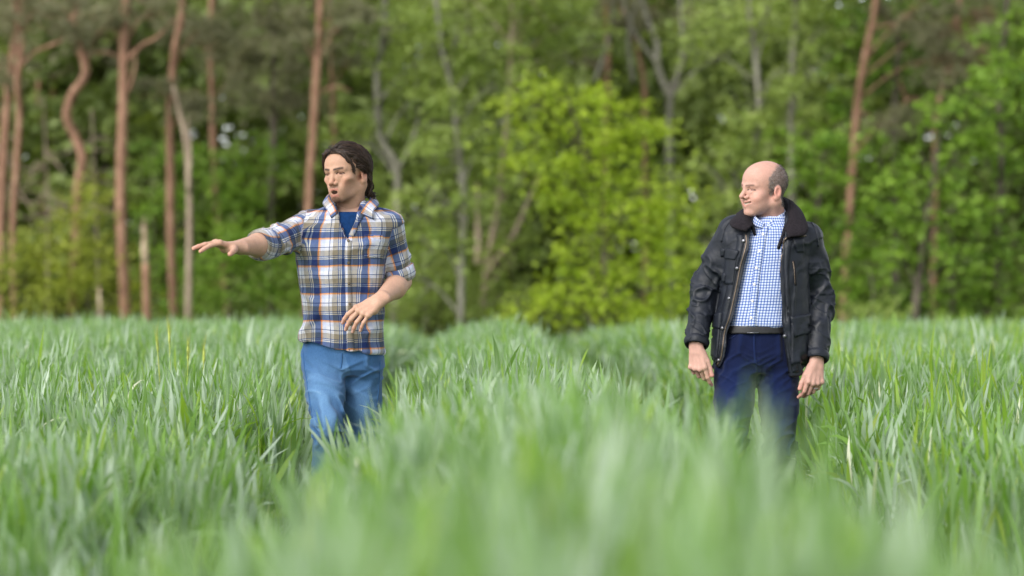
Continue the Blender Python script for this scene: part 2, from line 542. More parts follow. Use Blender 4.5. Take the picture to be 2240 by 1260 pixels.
bark_pine = mat_bark('pine_bark', (.12, .070, .048), (.27, .150, .098), (.42, .265, .18))
bark_pale = mat_bark('pale_bark', (.17, .125, .09), (.32, .245, .18), (.44, .36, .27))
bark_grey = mat_bark('grey_bark', (.09, .083, .065), (.20, .19, .15), (.32, .30, .25))
bark_dark = mat_bark('dark_bark', (.045, .038, .03), (.10, .085, .065), (.17, .14, .11))
wood_fresh = mat_bark('broken_wood', (.30, .20, .12), (.48, .36, .25), (.6, .5, .38), 20)
leaf_bright = mat_leaf('bright_leaves', (.19, .29, .022), (.42, .52, .05), .45)
leaf_fresh = mat_leaf('fresh_leaves', (.20, .28, .065), (.40, .48, .14), .44)
leaf_deep = mat_leaf('deep_leaves', (.085, .175, .020), (.26, .40, .050), .38)
leaf_gold = mat_leaf('olive_leaves', (.18, .22, .03), (.38, .42, .065), .42)
leaf_far = mat_leaf('far_leaves', (.13, .18, .055), (.34, .41, .135), .44)
needles = mat_leaf('pine_needles', (.16, .16, .09), (.30, .29, .17), .25)
needles_dry = mat_leaf('dry_needles', (.17, .115, .07), (.30, .21, .13), .2)

def gz(x, y): return float(ground_z(x, y))

def tree(name, label, Y, trunk_px, r0, r1, bark, leafmat=None, clumps=(), leaf=.13, branches=(), group=None,
         seed=1, above=0, height=9.0, dens=1.0, needle=False, spread=1.6, tint=.5, sides=8, cat='tree'):
    """trunk_px: photograph points of the trunk from the foot up, at distance Y; clumps: (px, py, rx_px, rz_px[, dY])"""
    g = np.random.default_rng(seed)
    pts = [up(px, py, Y) for px, py in trunk_px]
    base = pts[0].copy(); base[2] = gz(base[0], Y) - .05
    if base[2] > pts[0][2] - .05: pts = pts[1:]
    pts = [base] + pts
    if height and pts[-1][2] < height:
        d = pts[-1] - pts[-2]; d = d / np.linalg.norm(d); d[:2] *= .6
        pts.append(pts[-1] + d * (height - pts[-1][2]) + np.array([g.normal(0, .15), g.normal(0, .2), 0]))
    P_ = np.array(pts); P_[1:, 1] += g.normal(0, .06, len(P_) - 1)
    path = spline(P_, 10 * len(P_))
    root = empty(name, tuple(base))
    tag(root, label, cat, group)
    tt = np.linspace(0, 1, len(path))
    rr = .80 * (r0 + (r1 - r0) * tt); rr[:4] *= np.linspace(1.5, 1.05, 4)
    mb = Mb(); mb.tube(path, rr, sides, .05, seed)
    for br in branches:                      # photograph polylines of limbs, with start radius
        bp, brad = br[0], br[1]
        q = np.array([up(x, y, Y + (br[2] if len(br) > 2 else 0) * (i / max(1, len(bp) - 1))) for i, (x, y) in enumerate(bp)])
        bpth = spline(q, 6 * len(q))
        mb.tube(bpth, np.linspace(brad, brad * .35, len(bpth)), 6, .06, seed + 3)
    cl = []
    for c in clumps:
        k = FPX / Y
        cen = up(c[0], c[1], Y + (c[4] if len(c) > 4 else 0))
        cl.append((cen, np.array([c[2] / k, max(.5, .8 * c[2] / k), c[3] / k])))
    top = path[-1]
    for a in range((above + 1) // 2):                   # crown above the frame
        h = g.uniform(7.0, max(7.5, height + .8))
        cl.append((np.array([top[0] + g.normal(0, spread), Y + g.normal(0, spread * .8), h]), np.array([1.5, 1.4, .8]) * g.uniform(.7, 1.2)))
    pv, tv = [], []
    for cen, rad in cl:
        # a limb from the trunk into each leafy mass
        j = int(np.clip(np.searchsorted(path[:, 2], cen[2] - .8 * rad[0] - .3), 2, len(path) - 2))
        s0 = path[j]; mid = .5 * (s0 + cen) + np.array([0, 0, .12 * np.linalg.norm(cen - s0)])
        lp = spline([s0, mid, cen], 9)
        br0 = min(rr[j] * (.30 if needle else .5), .05 + .012 * np.linalg.norm(cen - s0))
        mb.tube(lp, np.linspace(br0, .008, 9), 5, .05, seed + 5)
        for e in range(4):
            tip = cen + g.normal(0, .55, 3) * rad
            mb.tube(spline([lp[5], .5 * (lp[5] + tip) + g.normal(0, .08, 3), tip], 6), np.linspace(br0 * .4, .004, 6), 4)
        area = rad[0] * rad[2] * math.pi
        if leafmat is None: continue
        n = int(dens * area * (150 if needle else 4.2 / (leaf * leaf))) + 20
        pp, ts = clump_points(cen, rad, n, g, sub=.20 if needle else .27)
        pv.append(pp); tv.append(ts)
    mb.build('trunk', bark, root, base)
    if pv:
        pp = np.concatenate(pv); ts = np.concatenate(tv)
        if needle:
            V, F = needle_tufts(pp, .13, g); rep = 36
        else:
            V, F = leaf_quads(pp, leaf, .8, g); rep = 4
        ti = np.clip(tint + ts + g.normal(0, .16, len(pp)), 0, 1)
        mesh_np('crown', V - base, F, leafmat, root, False, {'tint': np.repeat(ti, rep)})
    return root

G_P = 'pines at the edge of the wood'
G_B = 'broadleaf trees behind the field'
G_S = 'shrubs along the wood edge'
# --- pines on the left
tree('pine_tree', 'pine with leaning reddish trunk at the far left edge of the wood', 46, [(-2, 690), (5, 420), (18, 210), (40, 60), (52, 0)], .13, .09, bark_pine, needles, [(60, 40, 90, 60), (-20, 130, 80, 50)], branches=[([(40, 70), (80, 20), (120, -20)], .05)], group=G_P, seed=11, above=3, needle=True)
tree('pine_tree', 'slim orange pine trunk second from the left edge of the photo', 45, [(30, 690), (28, 480), (40, 260), (40, 180), (48, 90), (35, 0)], .085, .07, bark_pine, needles, [(30, 20, 80, 60)], group=G_P, seed=12, above=2, needle=True)
tree('pine_tree', 'pine with strongly S-bent orange trunk near the left side', 43, [(157, 690), (165, 560), (168, 420), (180, 350), (165, 305), (146, 255), (160, 205), (186, 165), (180, 110), (165, 60), (168, 10)], .12, .085, bark_pine, needles,
     [(130, 70, 60, 35), (220, 60, 70, 40), (170, 20, 90, 30)], branches=[([(165, 75), (110, 100), (75, 115), (40, 150)], .045), ([(170, 120), (230, 115), (262, 125)], .03), ([(150, 40), (190, 30), (230, 60)], .03)], group=G_P, seed=13, above=2, needle=True)
tree('pine_tree', 'tall straight pine trunk between the S-bent pine and the broken stump', 42, [(276, 690), (270, 540), (264, 400), (268, 230), (272, 100), (276, 0)], .125, .10, bark_pine, needles, [(330, 20, 70, 40), (230, 30, 60, 40)],
     branches=[([(274, 135), (310, 100), (345, 80), (385, 40)], .05), ([(282, 200), (295, 150), (296, 110)], .03)], group=G_P, seed=14, above=3, needle=True)
tree('pine_tree', 'dark straight pine behind the broken stump with a drooping needle tuft', 45, [(380, 690), (374, 520), (372, 360), (372, 240), (384, 110), (398, 0)], .105, .085, bark_pine, needles,
     [(375, 190, 62, 50, -.6), (420, 230, 40, 30, -.6), (440, 60, 90, 60)], group=G_P, seed=15, above=3, needle=True, dens=1.3)
tree('pine_tree', 'pale slender trunk just right of the broken stump', 42, [(412, 690), (414, 520), (412, 400), (404, 300), (392, 250), (380, 190)], .085, .045, bark_pale, None, [], branches=[([(412, 420), (416, 330), (410, 260)], .04)], group=G_P, seed=16, height=0)
tree('pine_tree', 'dark red pine trunk above the pointing hand', 50, [(500, 690), (482, 520), (474, 430), (466, 300), (464, 180), (462, 60)], .10, .08, bark_pine, needles, [(480, 60, 110, 60), (540, 130, 90, 45)], group=G_P, seed=17, above=3, needle=True)
tree('pine_tree', 'dark pine with dense brown-green needles above the outstretched sleeve', 48, [(590, 690), (594, 470), (597, 300), (598, 180), (600, 60)], .095, .075, bark_dark, needles, [(600, 90, 120, 80), (540, 200, 70, 40), (640, 190, 90, 60), (620, 20, 110, 60)], group=G_P, seed=18, above=3, needle=True, dens=1.2)
tree('pine_tree', 'orange pine trunk just left of the dark-haired man', 44, [(668, 690), (676, 440), (684, 300), (694, 150), (698, 60), (700, 0)], .10, .085, bark_pine, needles, [(760, 40, 90, 60), (640, 60, 70, 50)], branches=[([(690, 210), (730, 190), (770, 200)], .03)], group=G_P, seed=19, above=3, needle=True)
tree('pine_tree', 'thin red pine trunk right behind the dark-haired man', 50, [(742, 690), (735, 420), (728, 210), (724, 120), (720, 20)], .075, .06, bark_pine, needles, [(770, 120, 70, 40)], group=G_P, seed=20, above=2, needle=True)
for i, (x, l) in enumerate(((88, 'thin dim pine trunk deep in the wood left of the S-bent pine'), (118, 'thin dim pine trunk deep in the wood touching the S-bent pine'), (228, 'thin grey trunk deep in the wood right of the S-bent pine'), (335, 'thin dim trunk deep in the wood above the broken stump'))):
    tree('pine_tree', l, 56 + i, [(x, 690), (x + 3, 400), (x - 4, 150), (x, 0)], .075, .06, bark_pine if i < 2 else bark_dark, needles, [(x, 120, 70, 40), (x + 20, 300, 60, 30), (x - 20, 30, 80, 50)], group=G_P, seed=30 + i, above=2, needle=True)
# dead twiggy branches between the left pines: part of their own small dead trees
def dead_tree(label, Y, foot, toppx, r, seed, n=26, rx=90, y0=250, y1=520):
    g = np.random.default_rng(seed)
    brs = []
    for i in range(n):
        y = g.uniform(y0, y1); f = (690 - y) / (690 - toppx[1]); x = foot + (toppx[0] - foot) * f
        s = g.choice([-1, 1]); l = g.uniform(.3, 1) * rx
        brs.append(([(x, y), (x + s * l * .5, y + g.uniform(-20, 22)), (x + s * l, y + g.uniform(-10, 55))], g.uniform(.012, .024), g.normal(0, 1.2)))
    tree('dead_tree', label, Y, [(foot, 690), (.5 * (foot + toppx[0]) + 4, .5 * (690 + toppx[1])), toppx], r, .02, bark_pale, None, [], branches=brs, group='dead trees among the pines', seed=seed, height=0, cat='dead tree')
dead_tree('twiggy bare dead tree behind the olive shrubs at left', 47, 105, (95, 210), .05, 41)
dead_tree('twiggy bare dead tree close left of the tall straight pine', 48, 215, (200, 240), .04, 42, 22, 80, 280, 500)
dead_tree('bare brown dead tree at the far left edge behind the slim pine', 49, -10, (5, 250), .05, 43, 20, 100, 280, 480)
# broken stump and stake
def stump(name, label, Y, px, ytop, r, mat, seed):
    g = np.random.default_rng(seed)
    b0 = up(px + 3, 690, Y); b0[2] = gz(b0[0], Y) - .05
    t0 = up(px - 3, ytop, Y)
    root = empty(name, tuple(b0)); tag(root, label, 'stump')
    path = spline([b0, .5 * (b0 + t0) + np.array([.02, 0, 0]), t0], 14)
    mb = Mb(); mb.tube(path[:11], np.linspace(r * 1.25, r * .95, 11), 9, .05, seed); mb.build('trunk', mat, root, b0)
    mb = Mb(); mb.tube(path[10:], np.linspace(r * .93, r * .5, 4), 7, .16, seed)
    for k in range(4):
        o = g.normal(0, r * .4, 3); o[2] = abs(o[2])
        mb.tube([path[-2] + o, path[-1] + o + np.array([0, 0, g.uniform(.03, .16)])], [r * .3, r * .06], 4)
    mb.build('splintered_top', wood_fresh, root, b0)
stump('tree_stump', 'tall broken tree stump with pale splintered top left of the pointing hand', 41, 318, 495, .066, bark_pine, 51)
stump('tree_stump', 'very short pale broken stake between S-bent pine and broken stump', 41, 220, 632, .035, bark_pale, 52)
# --- centre and right broadleaf trees
tree('sapling_tree', 'bright yellow-green young tree in front of the wood between the two men', 37, [(1322, 700), (1322, 560), (1305, 430), (1270, 300), (1240, 215)], .075, .03, bark_dark, leaf_bright,
     [(1225, 205, 120, 38), (1340, 245, 110, 45), (1150, 225, 80, 28), (1420, 255, 60, 40), (1240, 290, 130, 45), (1200, 360, 100, 40), (1330, 350, 110, 60), (1420, 400, 85, 60), (1270, 430, 110, 50), (1370, 470, 120, 55), (1465, 480, 70, 55),
      (1270, 520, 90, 45), (1410, 560, 120, 50), (1290, 590, 80, 40), (1250, 640, 130, 40), (1150, 672, 90, 30), (1370, 650, 130, 45), (1470, 620, 70, 45), (1420, 700, 120, 30)],
     leaf=.10, seed=61, height=0, tint=.62, dens=1.05, group=G_B)
tree('ash_tree', 'grey snaking trunk right behind the dark-haired man', 45, [(862, 690), (866, 560), (870, 420), (866, 360), (836, 310), (828, 250), (826, 150), (840, 60), (842, 0)], .105, .06, bark_grey, leaf_fresh,
     [(870, 40, 100, 50), (930, 130, 90, 45), (780, 300, 70, 50), (900, 220, 80, 40), (800, 110, 70, 40), (940, 20, 80, 60)], branches=[([(868, 380), (900, 310), (915, 250), (905, 130)], .05), ([(840, 210), (875, 190), (900, 160)], .025)], group=G_B, seed=62, above=3, tint=.5, dens=.8)
tree('ash_tree', 'dark grey forked tree with light leaves left of the bright sapling', 44, [(1008, 700), (1010, 560), (1014, 430), (1000, 300), (985, 180), (960, 60)], .085, .05, bark_grey, leaf_fresh,
     [(980, 330, 90, 60), (1060, 300, 90, 50), (920, 400, 70, 50), (1040, 420, 80, 50), (1000, 240, 90, 45), (1090, 180, 90, 50), (960, 520, 80, 60), (900, 600, 70, 55), (1080, 110, 100, 45), (1000, 60, 110, 50)],
     branches=[([(1014, 430), (960, 450), (900, 480)], .04), ([(1005, 330), (1060, 280), (1120, 260)], .03)], group=G_B, seed=63, above=3, tint=.5, dens=.85)
tree('beech_tree', 'pale leaning double trunk just left of the bright sapling', 46, [(1056, 700), (1064, 600), (1080, 500), (1092, 420), (1110, 250), (1120, 60)], .095, .05, bark_pale, leaf_fresh,
     [(1120, 60, 110, 60), (1180, 130, 90, 50), (1230, 60, 100, 60), (1130, 560, 80, 60), (1090, 640, 90, 45), (1180, 10, 120, 40), (1150, 380, 60, 60)],
     branches=[([(1066, 600), (1120, 520), (1155, 440), (1180, 380)], .075), ([(1046, 580), (1046, 480), (1044, 400)], .08)], group=G_B, seed=64, above=3, tint=.45, dens=.9)
tree('lime_tree', 'soft light-green leafy tree between the grey snaking trunk and the bright sapling', 47, [(930, 690), (935, 520), (950, 350), (945, 200), (950, 80)], .06, .03, bark_grey, leaf_fresh,
     [(960, 120, 90, 50), (900, 180, 80, 45), (1010, 200, 90, 45), (940, 260, 90, 45), (1050, 260, 80, 40), (880, 300, 70, 45), (1000, 340, 90, 45), (930, 390, 90, 45), (1060, 370, 80, 45), (880, 460, 80, 45), (980, 460, 90, 45), (1080, 480, 80, 45), (920, 540, 90, 45), (1020, 560, 80, 45), (880, 600, 70, 40), (960, 620, 90, 40), (1130, 480, 60, 60), (1100, 400, 70, 50)], leaf=.12, seed=90, height=0, tint=.6, dens=.75, group=G_B)
tree('oak_tree', 'grey Y-forked trunk standing above the bright sapling', 49, [(1468, 690), (1466, 400), (1464, 280), (1466, 205)], .12, .085, bark_grey, leaf_fresh,
     [(1540, 60, 90, 50), (1600, 120, 80, 50)], branches=[([(1466, 210), (1440, 150), (1436, 90), (1412, 30), (1400, -30)], .09), ([(1466, 210), (1490, 140), (1492, 60), (1486, -30)], .085), ([(1440, 140), (1400, 90), (1370, 30), (1362, -20)], .05), ([(1300, 180), (1330, 90), (1345, -20)], .05), ([(1385, 180), (1375, 80), (1400, -20)], .05)], group=G_B, seed=65, height=0, tint=.5, dens=.8)
tree('pine_tree', 'reddish pine trunk behind the top of the bright sapling', 50, [(1320, 690), (1325, 300), (1330, 110), (1326, 10)], .085, .07, bark_pine, needles, [(1340, 20, 90, 50), (1290, 120, 60, 30)], group=G_P, seed=66, above=2, needle=True)
tree('pine_tree', 'slim brown pine trunk behind the Y-forked tree', 51, [(1412, 690), (1410, 300), (1408, 170), (1380, 60), (1350, 0)], .075, .06, bark_pine, needles, [(1400, 40, 80, 40)], group=G_P, seed=67, above=2, needle=True)
tree('lime_tree', 'light green leafy tree directly above and left of the balding man', 46, [(1600, 690), (1610, 520), (1640, 380), (1660, 250), (1650, 100), (1640, 0)], .09, .06, bark_grey, leaf_fresh,
     [(1560, 330, 90, 55), (1640, 230, 80, 60), (1700, 150, 80, 60), (1580, 420, 80, 50), (1540, 520, 70, 50), (1690, 40, 90, 50), (1600, 30, 90, 50), (1520, 110, 60, 40), (1660, 320, 80, 45), (1500, 620, 80, 50)], branches=[([(1600, 480), (1580, 400), (1540, 360)], .035)], group=G_B, seed=68, above=4, tint=.55, dens=.9)
tree('ash_tree', 'grey straight upper trunk behind the balding man', 50, [(1740, 690), (1730, 400), (1732, 180), (1738, 60)], .11, .08, bark_grey, leaf_fresh, [(1790, 150, 90, 60), (1740, 260, 80, 50), (1820, 50, 90, 60), (1760, 20, 90, 50)], branches=[([(1732, 200), (1790, 140), (1860, 90), (1870, 20)], .045)], group=G_B, seed=69, above=3, tint=.45, dens=.9)
tree('pine_tree', 'leaning orange pine trunk high on the right with a dead crook branch', 46, [(1845, 690), (1862, 400), (1876, 240), (1886, 150), (1904, 70), (1916, 0)], .10, .08, bark_pine, needles, [(1960, 260, 60, 35, -.5), (2060, 130, 70, 55, -.5), (2100, 60, 90, 60, -.5), (1990, 40, 90, 50)],
     branches=[([(1868, 222), (1885, 245), (1905, 252)], .035), ([(1905, 60), (1960, 50), (2020, 10)], .03)], group=G_P, seed=70, above=3, needle=True)
tree('pine_tree', 'brown-needled pine in the upper right behind the sycamores', 49, [(2040, 690), (2046, 420), (2050, 250), (2080, 120), (2100, 0)], .09, .07, bark_pine, needles_dry, [(2070, 110, 55, 45), (2140, 130, 60, 40), (2110, 40, 80, 40)], branches=[([(2046, 240), (2000, 215), (1970, 230)], .045), ([(1985, 225), (1972, 190), (1966, 165)], .025)], group=G_P, seed=71, above=2, needle=True)
tree('sycamore_tree', 'green sycamore right behind the shoulder of the dark jacket', 42, [(1770, 690), (1775, 560), (1790, 450), (1800, 330)], .06, .03, bark_dark, leaf_deep,
     [(1775, 300, 70, 45), (1740, 380, 70, 50), (1800, 370, 70, 40), (1770, 450, 90, 45), (1850, 470, 80, 40), (1830, 540, 90, 45), (1880, 600, 80, 40), (1810, 640, 80, 40), (1720, 520, 60, 60), (1910, 520, 50, 40), (1840, 290, 60, 45)],
     leaf=.135, seed=72, height=0, tint=.62, dens=.9, group=G_B)
tree('sycamore_tree', 'sycamore with deep green leaf layers and dark foot toward the right', 41, [(2000, 690), (2012, 600), (2020, 520), (2040, 400), (2060, 260)], .10, .04, bark_dark, leaf_deep,
     [(2060, 250, 80, 45), (2010, 330, 60, 40), (2110, 330, 80, 45), (2040, 400, 90, 40), (2000, 470, 60, 35), (2110, 440, 80, 45), (2050, 510, 80, 40), (1980, 400, 50, 35), (1960, 555, 50, 35), (2100, 560, 60, 40), (2100, 190, 80, 50)],
     leaf=.14, seed=73, height=0, tint=.62, dens=.9, group=G_B)
tree('sycamore_tree', 'tall dense sycamore at the right edge of the photo', 42, [(2190, 700), (2180, 560), (2190, 380), (2185, 200), (2200, 40)], .09, .05, bark_dark, leaf_deep,
     [(2200, 60, 80, 50), (2160, 150, 70, 45), (2230, 170, 60, 60), (2200, 270, 70, 45), (2150, 350, 60, 35), (2230, 370, 60, 50), (2170, 470, 80, 45), (2230, 520, 60, 50), (2140, 570, 70, 40), (2200, 620, 80, 40), (2120, 650, 80, 35), (2230, 680, 60, 30), (2080, 640, 50, 40)],
     branches=[([(2088, 690), (2080, 560), (2092, 420), (2090, 330)], .05)], leaf=.135, seed=74, above=2, tint=.6, dens=.95, group=G_B)
tree('sycamore_tree', 'high green sycamore crown filling the upper right behind the pine', 50, [(1960, 690), (1955, 400), (1960, 200), (1970, 20)], .11, .07, bark_dark, leaf_deep,
     [(1830, 230, 80, 60), (1900, 330, 90, 60), (1970, 130, 90, 60), (1850, 110, 70, 60), (1940, 420, 90, 60), (2010, 60, 80, 60), (1930, 20, 90, 50), (1890, 470, 70, 60), (2130, 20, 90, 50), (2210, 120, 60, 60)], leaf=.15, seed=75, above=4, tint=.42, dens=.9, group=G_B)
# --- understorey shrubs
def shrub(label, Y, px, clumps, mat, seed, tint=.55, leaf=.09, dens=1.0):
    tree('shrub', label, Y, [(px, 700), (px + 5, 640), (px - 3, 590)], .035, .015, bark_dark, mat, clumps, leaf=leaf, seed=seed, height=0, tint=tint, dens=dens, group=G_S, cat='shrub')
shrub('low olive-green shrub in the bottom left corner of the wood', 42.5, 50, [(20, 560, 80, 50), (80, 610, 90, 50), (30, 650, 90, 40), (100, 520, 70, 40)], leaf_gold, 81)
shrub('olive-green shrub growing round the foot of the S-bent pine', 42.2, 190, [(190, 480, 70, 45), (150, 560, 80, 50), (230, 560, 80, 50), (190, 640, 100, 45), (270, 630, 60, 50), (215, 415, 45, 35)], leaf_gold, 82, .62)
shrub('dark green bush beneath the outstretched hand', 44, 500, [(500, 500, 80, 50), (460, 570, 60, 60), (560, 530, 80, 50), (520, 620, 90, 55), (610, 600, 80, 60), (450, 650, 70, 40), (640, 660, 60, 40)], leaf_deep, 83, .62, .10)
shrub('green bush behind the broken stump and the pale slender trunk', 47, 340, [(330, 330, 70, 45), (430, 350, 70, 50), (340, 440, 80, 55), (440, 450, 80, 50), (350, 560, 80, 60), (420, 560, 60, 60), (340, 650, 70, 40), (500, 400, 60, 50), (560, 330, 70, 50), (540, 420, 60, 50)], leaf_deep, 84, .5, .11)
shrub('yellowish bush low in the middle behind the wheat', 45, 960, [(940, 660, 90, 45), (900, 690, 80, 40), (990, 610, 70, 50), (1040, 690, 80, 40)], leaf_fresh, 85, .5)
shrub('dark bush low behind the balding man at the wood edge', 46, 1640, [(1600, 600, 80, 60), (1540, 660, 80, 45), (1660, 660, 90, 40), (1700, 580, 70, 50)], leaf_deep, 86, .45, .11)
shrub('small pale-leaved bush at the wood edge right of the dark jacket', 40.5, 1905, [(1900, 672, 60, 25), (1860, 690, 50, 25)], leaf_fresh, 87, .6, .08)
shrub('shady bush at the wood edge in the right corner', 43, 2030, [(2000, 655, 70, 35), (2060, 690, 80, 30), (1960, 690, 60, 30)], leaf_deep, 88, .4, .11)
shrub('shady bush behind the waist of the dark-haired man', 48, 760, [(700, 560, 80, 60), (780, 600, 80, 60), (740, 480, 80, 50), (820, 520, 70, 60), (850, 640, 60, 50), (700, 660, 80, 50), (800, 430, 60, 50)], leaf_fresh, 89, .35, .11)

# --- the depth of the wood behind: one leafy mass that closes the view
def far_wood():
    g = np.random.default_rng(5)
    C, T = [], []
    for Yl in (55.5, 61, 67, 74):
        for x0 in np.arange(-27, 27, 1.05):
            for z0 in np.arange(-.4, 9.6 if Yl < 60 else 11, .95):
                x, z, Y = x0 + g.uniform(-.5, .5), z0 + g.uniform(-.45, .45), Yl + g.uniform(-2.5, 2.5)
                k = FPX / Y; qx, qy = 1120 + x * k, 630 - (z - CAM_Z) * k
                if ((qx - 520) / 95) ** 2 + ((qy - 300) / 85) ** 2 < 1 and g.random() < .80: continue      # a thin spot where sky shines through
                if z > 9 and g.random() < .3: continue
                pp, ts = clump_points(np.array([x, Y, z]), np.array([1.1, 1.0, .8]), 125, g, sub=.40, layers=.6)
                C.append(pp); T.append(ts + g.normal(0, .12))
    pp = np.concatenate(C); ts = np.concatenate(T)
    V, F = leaf_quads(pp, .34, .6, g)
    o = mesh_np('far_wood', V, F, leaf_far, None, False, {'tint': np.repeat(np.clip(.45 + ts, 0, 1), 4)})
    tag(o, 'dark leafy depth of the wood behind the nearer trees', 'wood', kind='stuff')
far_wood()
# ---------------------------------------------------------------- implicit modelling of bodies and clothes
def V3(*a): return np.array(a, float)
def nrm(v): v = np.asarray(v, float); return v / (np.linalg.norm(v) + 1e-12)

def smin(a, b, k):
    h = np.clip(.5 + .5 * (b - a) / k, 0, 1)
    return b * (1 - h) + a * h - k * h * (1 - h)
def smax(a, b, k): return -smin(-a, -b, k)

def cap(a, b, ra, rb=None, k=.01, op='add'):
    return dict(t='cap', a=np.asarray(a, float), b=np.asarray(b, float), ra=ra, rb=ra if rb is None else rb, k=k, op=op)
def ell(c, r, k=.01, op='add', rot=None):
    return dict(t='ell', c=np.asarray(c, float), r=np.asarray(r, float), k=k, op=op, rot=rot)
def loft(levels, k=.01, op='add', n=2.4):
    """levels: rows (z, xl, xr, yf, yb) - left, right, front (negative y) and back extents"""
    L = np.array(sorted(levels), float)
    return dict(t='loft', L=L, k=k, op=op, n=n)
def cut(c, n, rad): return dict(t='cut', c=np.asarray(c, float), n=nrm(n), rad=rad, op='cut', k=.004)
def fnop(f, op='sub', k=.004): return dict(t='fn', f=f, op=op, k=k)

def rot_axes(x, y, z): return np.array([nrm(x), nrm(y), nrm(z)])

def prim_eval(p, X, Y, Z):
    if p['t'] == 'cap':
        a, b = p['a'], p['b']; ba = b - a; L2 = ba @ ba + 1e-12
        px, py, pz = X - a[0], Y - a[1], Z - a[2]
        h = np.clip((px * ba[0] + py * ba[1] + pz * ba[2]) / L2, 0, 1)
        return np.sqrt((px - h * ba[0]) ** 2 + (py - h * ba[1]) ** 2 + (pz - h * ba[2]) ** 2) - (p['ra'] + (p['rb'] - p['ra']) * h)
    if p['t'] == 'ell':
        c, r = p['c'], p['r']
        x, y, z = X - c[0], Y - c[1], Z - c[2]
        if p['rot'] is not None:
            m = p['rot']; x, y, z = (m[0, 0] * x + m[0, 1] * y + m[0, 2] * z, m[1, 0] * x + m[1, 1] * y + m[1, 2] * z, m[2, 0] * x + m[2, 1] * y + m[2, 2] * z)
        k0 = np.sqrt((x / r[0]) ** 2 + (y / r[1]) ** 2 + (z / r[2]) ** 2)
        k1 = np.sqrt((x / r[0] ** 2) ** 2 + (y / r[1] ** 2) ** 2 + (z / r[2] ** 2) ** 2) + 1e-9
        return k0 * (k0 - 1) / k1
    if p['t'] == 'loft':
        L = p['L']; n = p['n']
        z = Z.ravel()
        zc = np.clip(z, L[0, 0], L[-1, 0])
        xl, xr, yf, yb = [np.interp(zc, L[:, 0], L[:, i]).reshape(Z.shape) for i in (1, 2, 3, 4)]
        cx, cy = .5 * (xl + xr), .5 * (yf + yb); a, b = .5 * (xr - xl), .5 * (yb - yf)
        q = (np.abs((X - cx) / a) ** n + np.abs((Y - cy) / b) ** n) ** (1 / n)
        d = (q - 1) * np.minimum(a, b)
        dz = np.maximum(Z - L[-1, 0], L[0, 0] - Z)
        return np.maximum(d, dz)
    if p['t'] == 'fn':
        return p['f'](X, Y, Z)

def prim_box(p):
    if p['t'] == 'cap':
        r = max(p['ra'], p['rb']); return np.minimum(p['a'], p['b']) - r, np.maximum(p['a'], p['b']) + r
    if p['t'] == 'ell':
        r = p['r'] if p['rot'] is None else np.full(3, p['r'].max()); return p['c'] - r, p['c'] + r
    if p['t'] == 'loft':
        L = p['L']; return V3(L[:, 1].min(), L[:, 3].min(), L[0, 0]), V3(L[:, 2].max(), L[:, 4].max(), L[-1, 0])
    if p['t'] == 'cut': return p['c'] - p['rad'], p['c'] + p['rad']
    return None

def sdf_mesh(prims, h, pad=.015):
    los, his = zip(*[prim_box(p) for p in prims if p['op'] == 'add' and prim_box(p) is not None])
    lo = np.min(los, 0) - pad; hi = np.max(his, 0) + pad
    n = np.ceil((hi - lo) / h).astype(int) + 1
    ax = [(lo[i] + h * np.arange(n[i])).astype(np.float32) for i in range(3)]
    D = np.full(n, .05, np.float32)
    for p in prims:
        bb = prim_box(p)
        if bb is None: sl = [slice(0, n[i]) for i in range(3)]
        else:
            m = p['k'] * 1.2 + .02
            if p['t'] == 'cut': m = 0
            i0 = np.clip(np.floor((bb[0] - m - lo) / h).astype(int), 0, n); i1 = np.clip(np.ceil((bb[1] + m - lo) / h).astype(int) + 1, 0, n)
            if (i1 <= i0).any(): continue
            sl = [slice(i0[i], i1[i]) for i in range(3)]
        X, Y, Z = ax[0][sl[0]][:, None, None], ax[1][sl[1]][None, :, None], ax[2][sl[2]][None, None, :]
        sl = tuple(sl)
        if p['op'] == 'cut':
            c, nn = p['c'], p['n']
            hs = (X - c[0]) * nn[0] + (Y - c[1]) * nn[1] + (Z - c[2]) * nn[2]
            ins = (X - c[0]) ** 2 + (Y - c[1]) ** 2 + (Z - c[2]) ** 2 < p['rad'] ** 2
            D[sl] = np.where(ins, np.maximum(D[sl], hs), D[sl]); continue
        d = prim_eval(p, X, Y, Z)
        if p['op'] == 'add': D[sl] = smin(D[sl], d, p['k'])
        elif p['op'] == 'sub': D[sl] = smax(D[sl], -d, p['k'])
        elif p['op'] == 'and': D[sl] = smax(D[sl], d, p['k'])
    return surface_nets(D, lo, h)

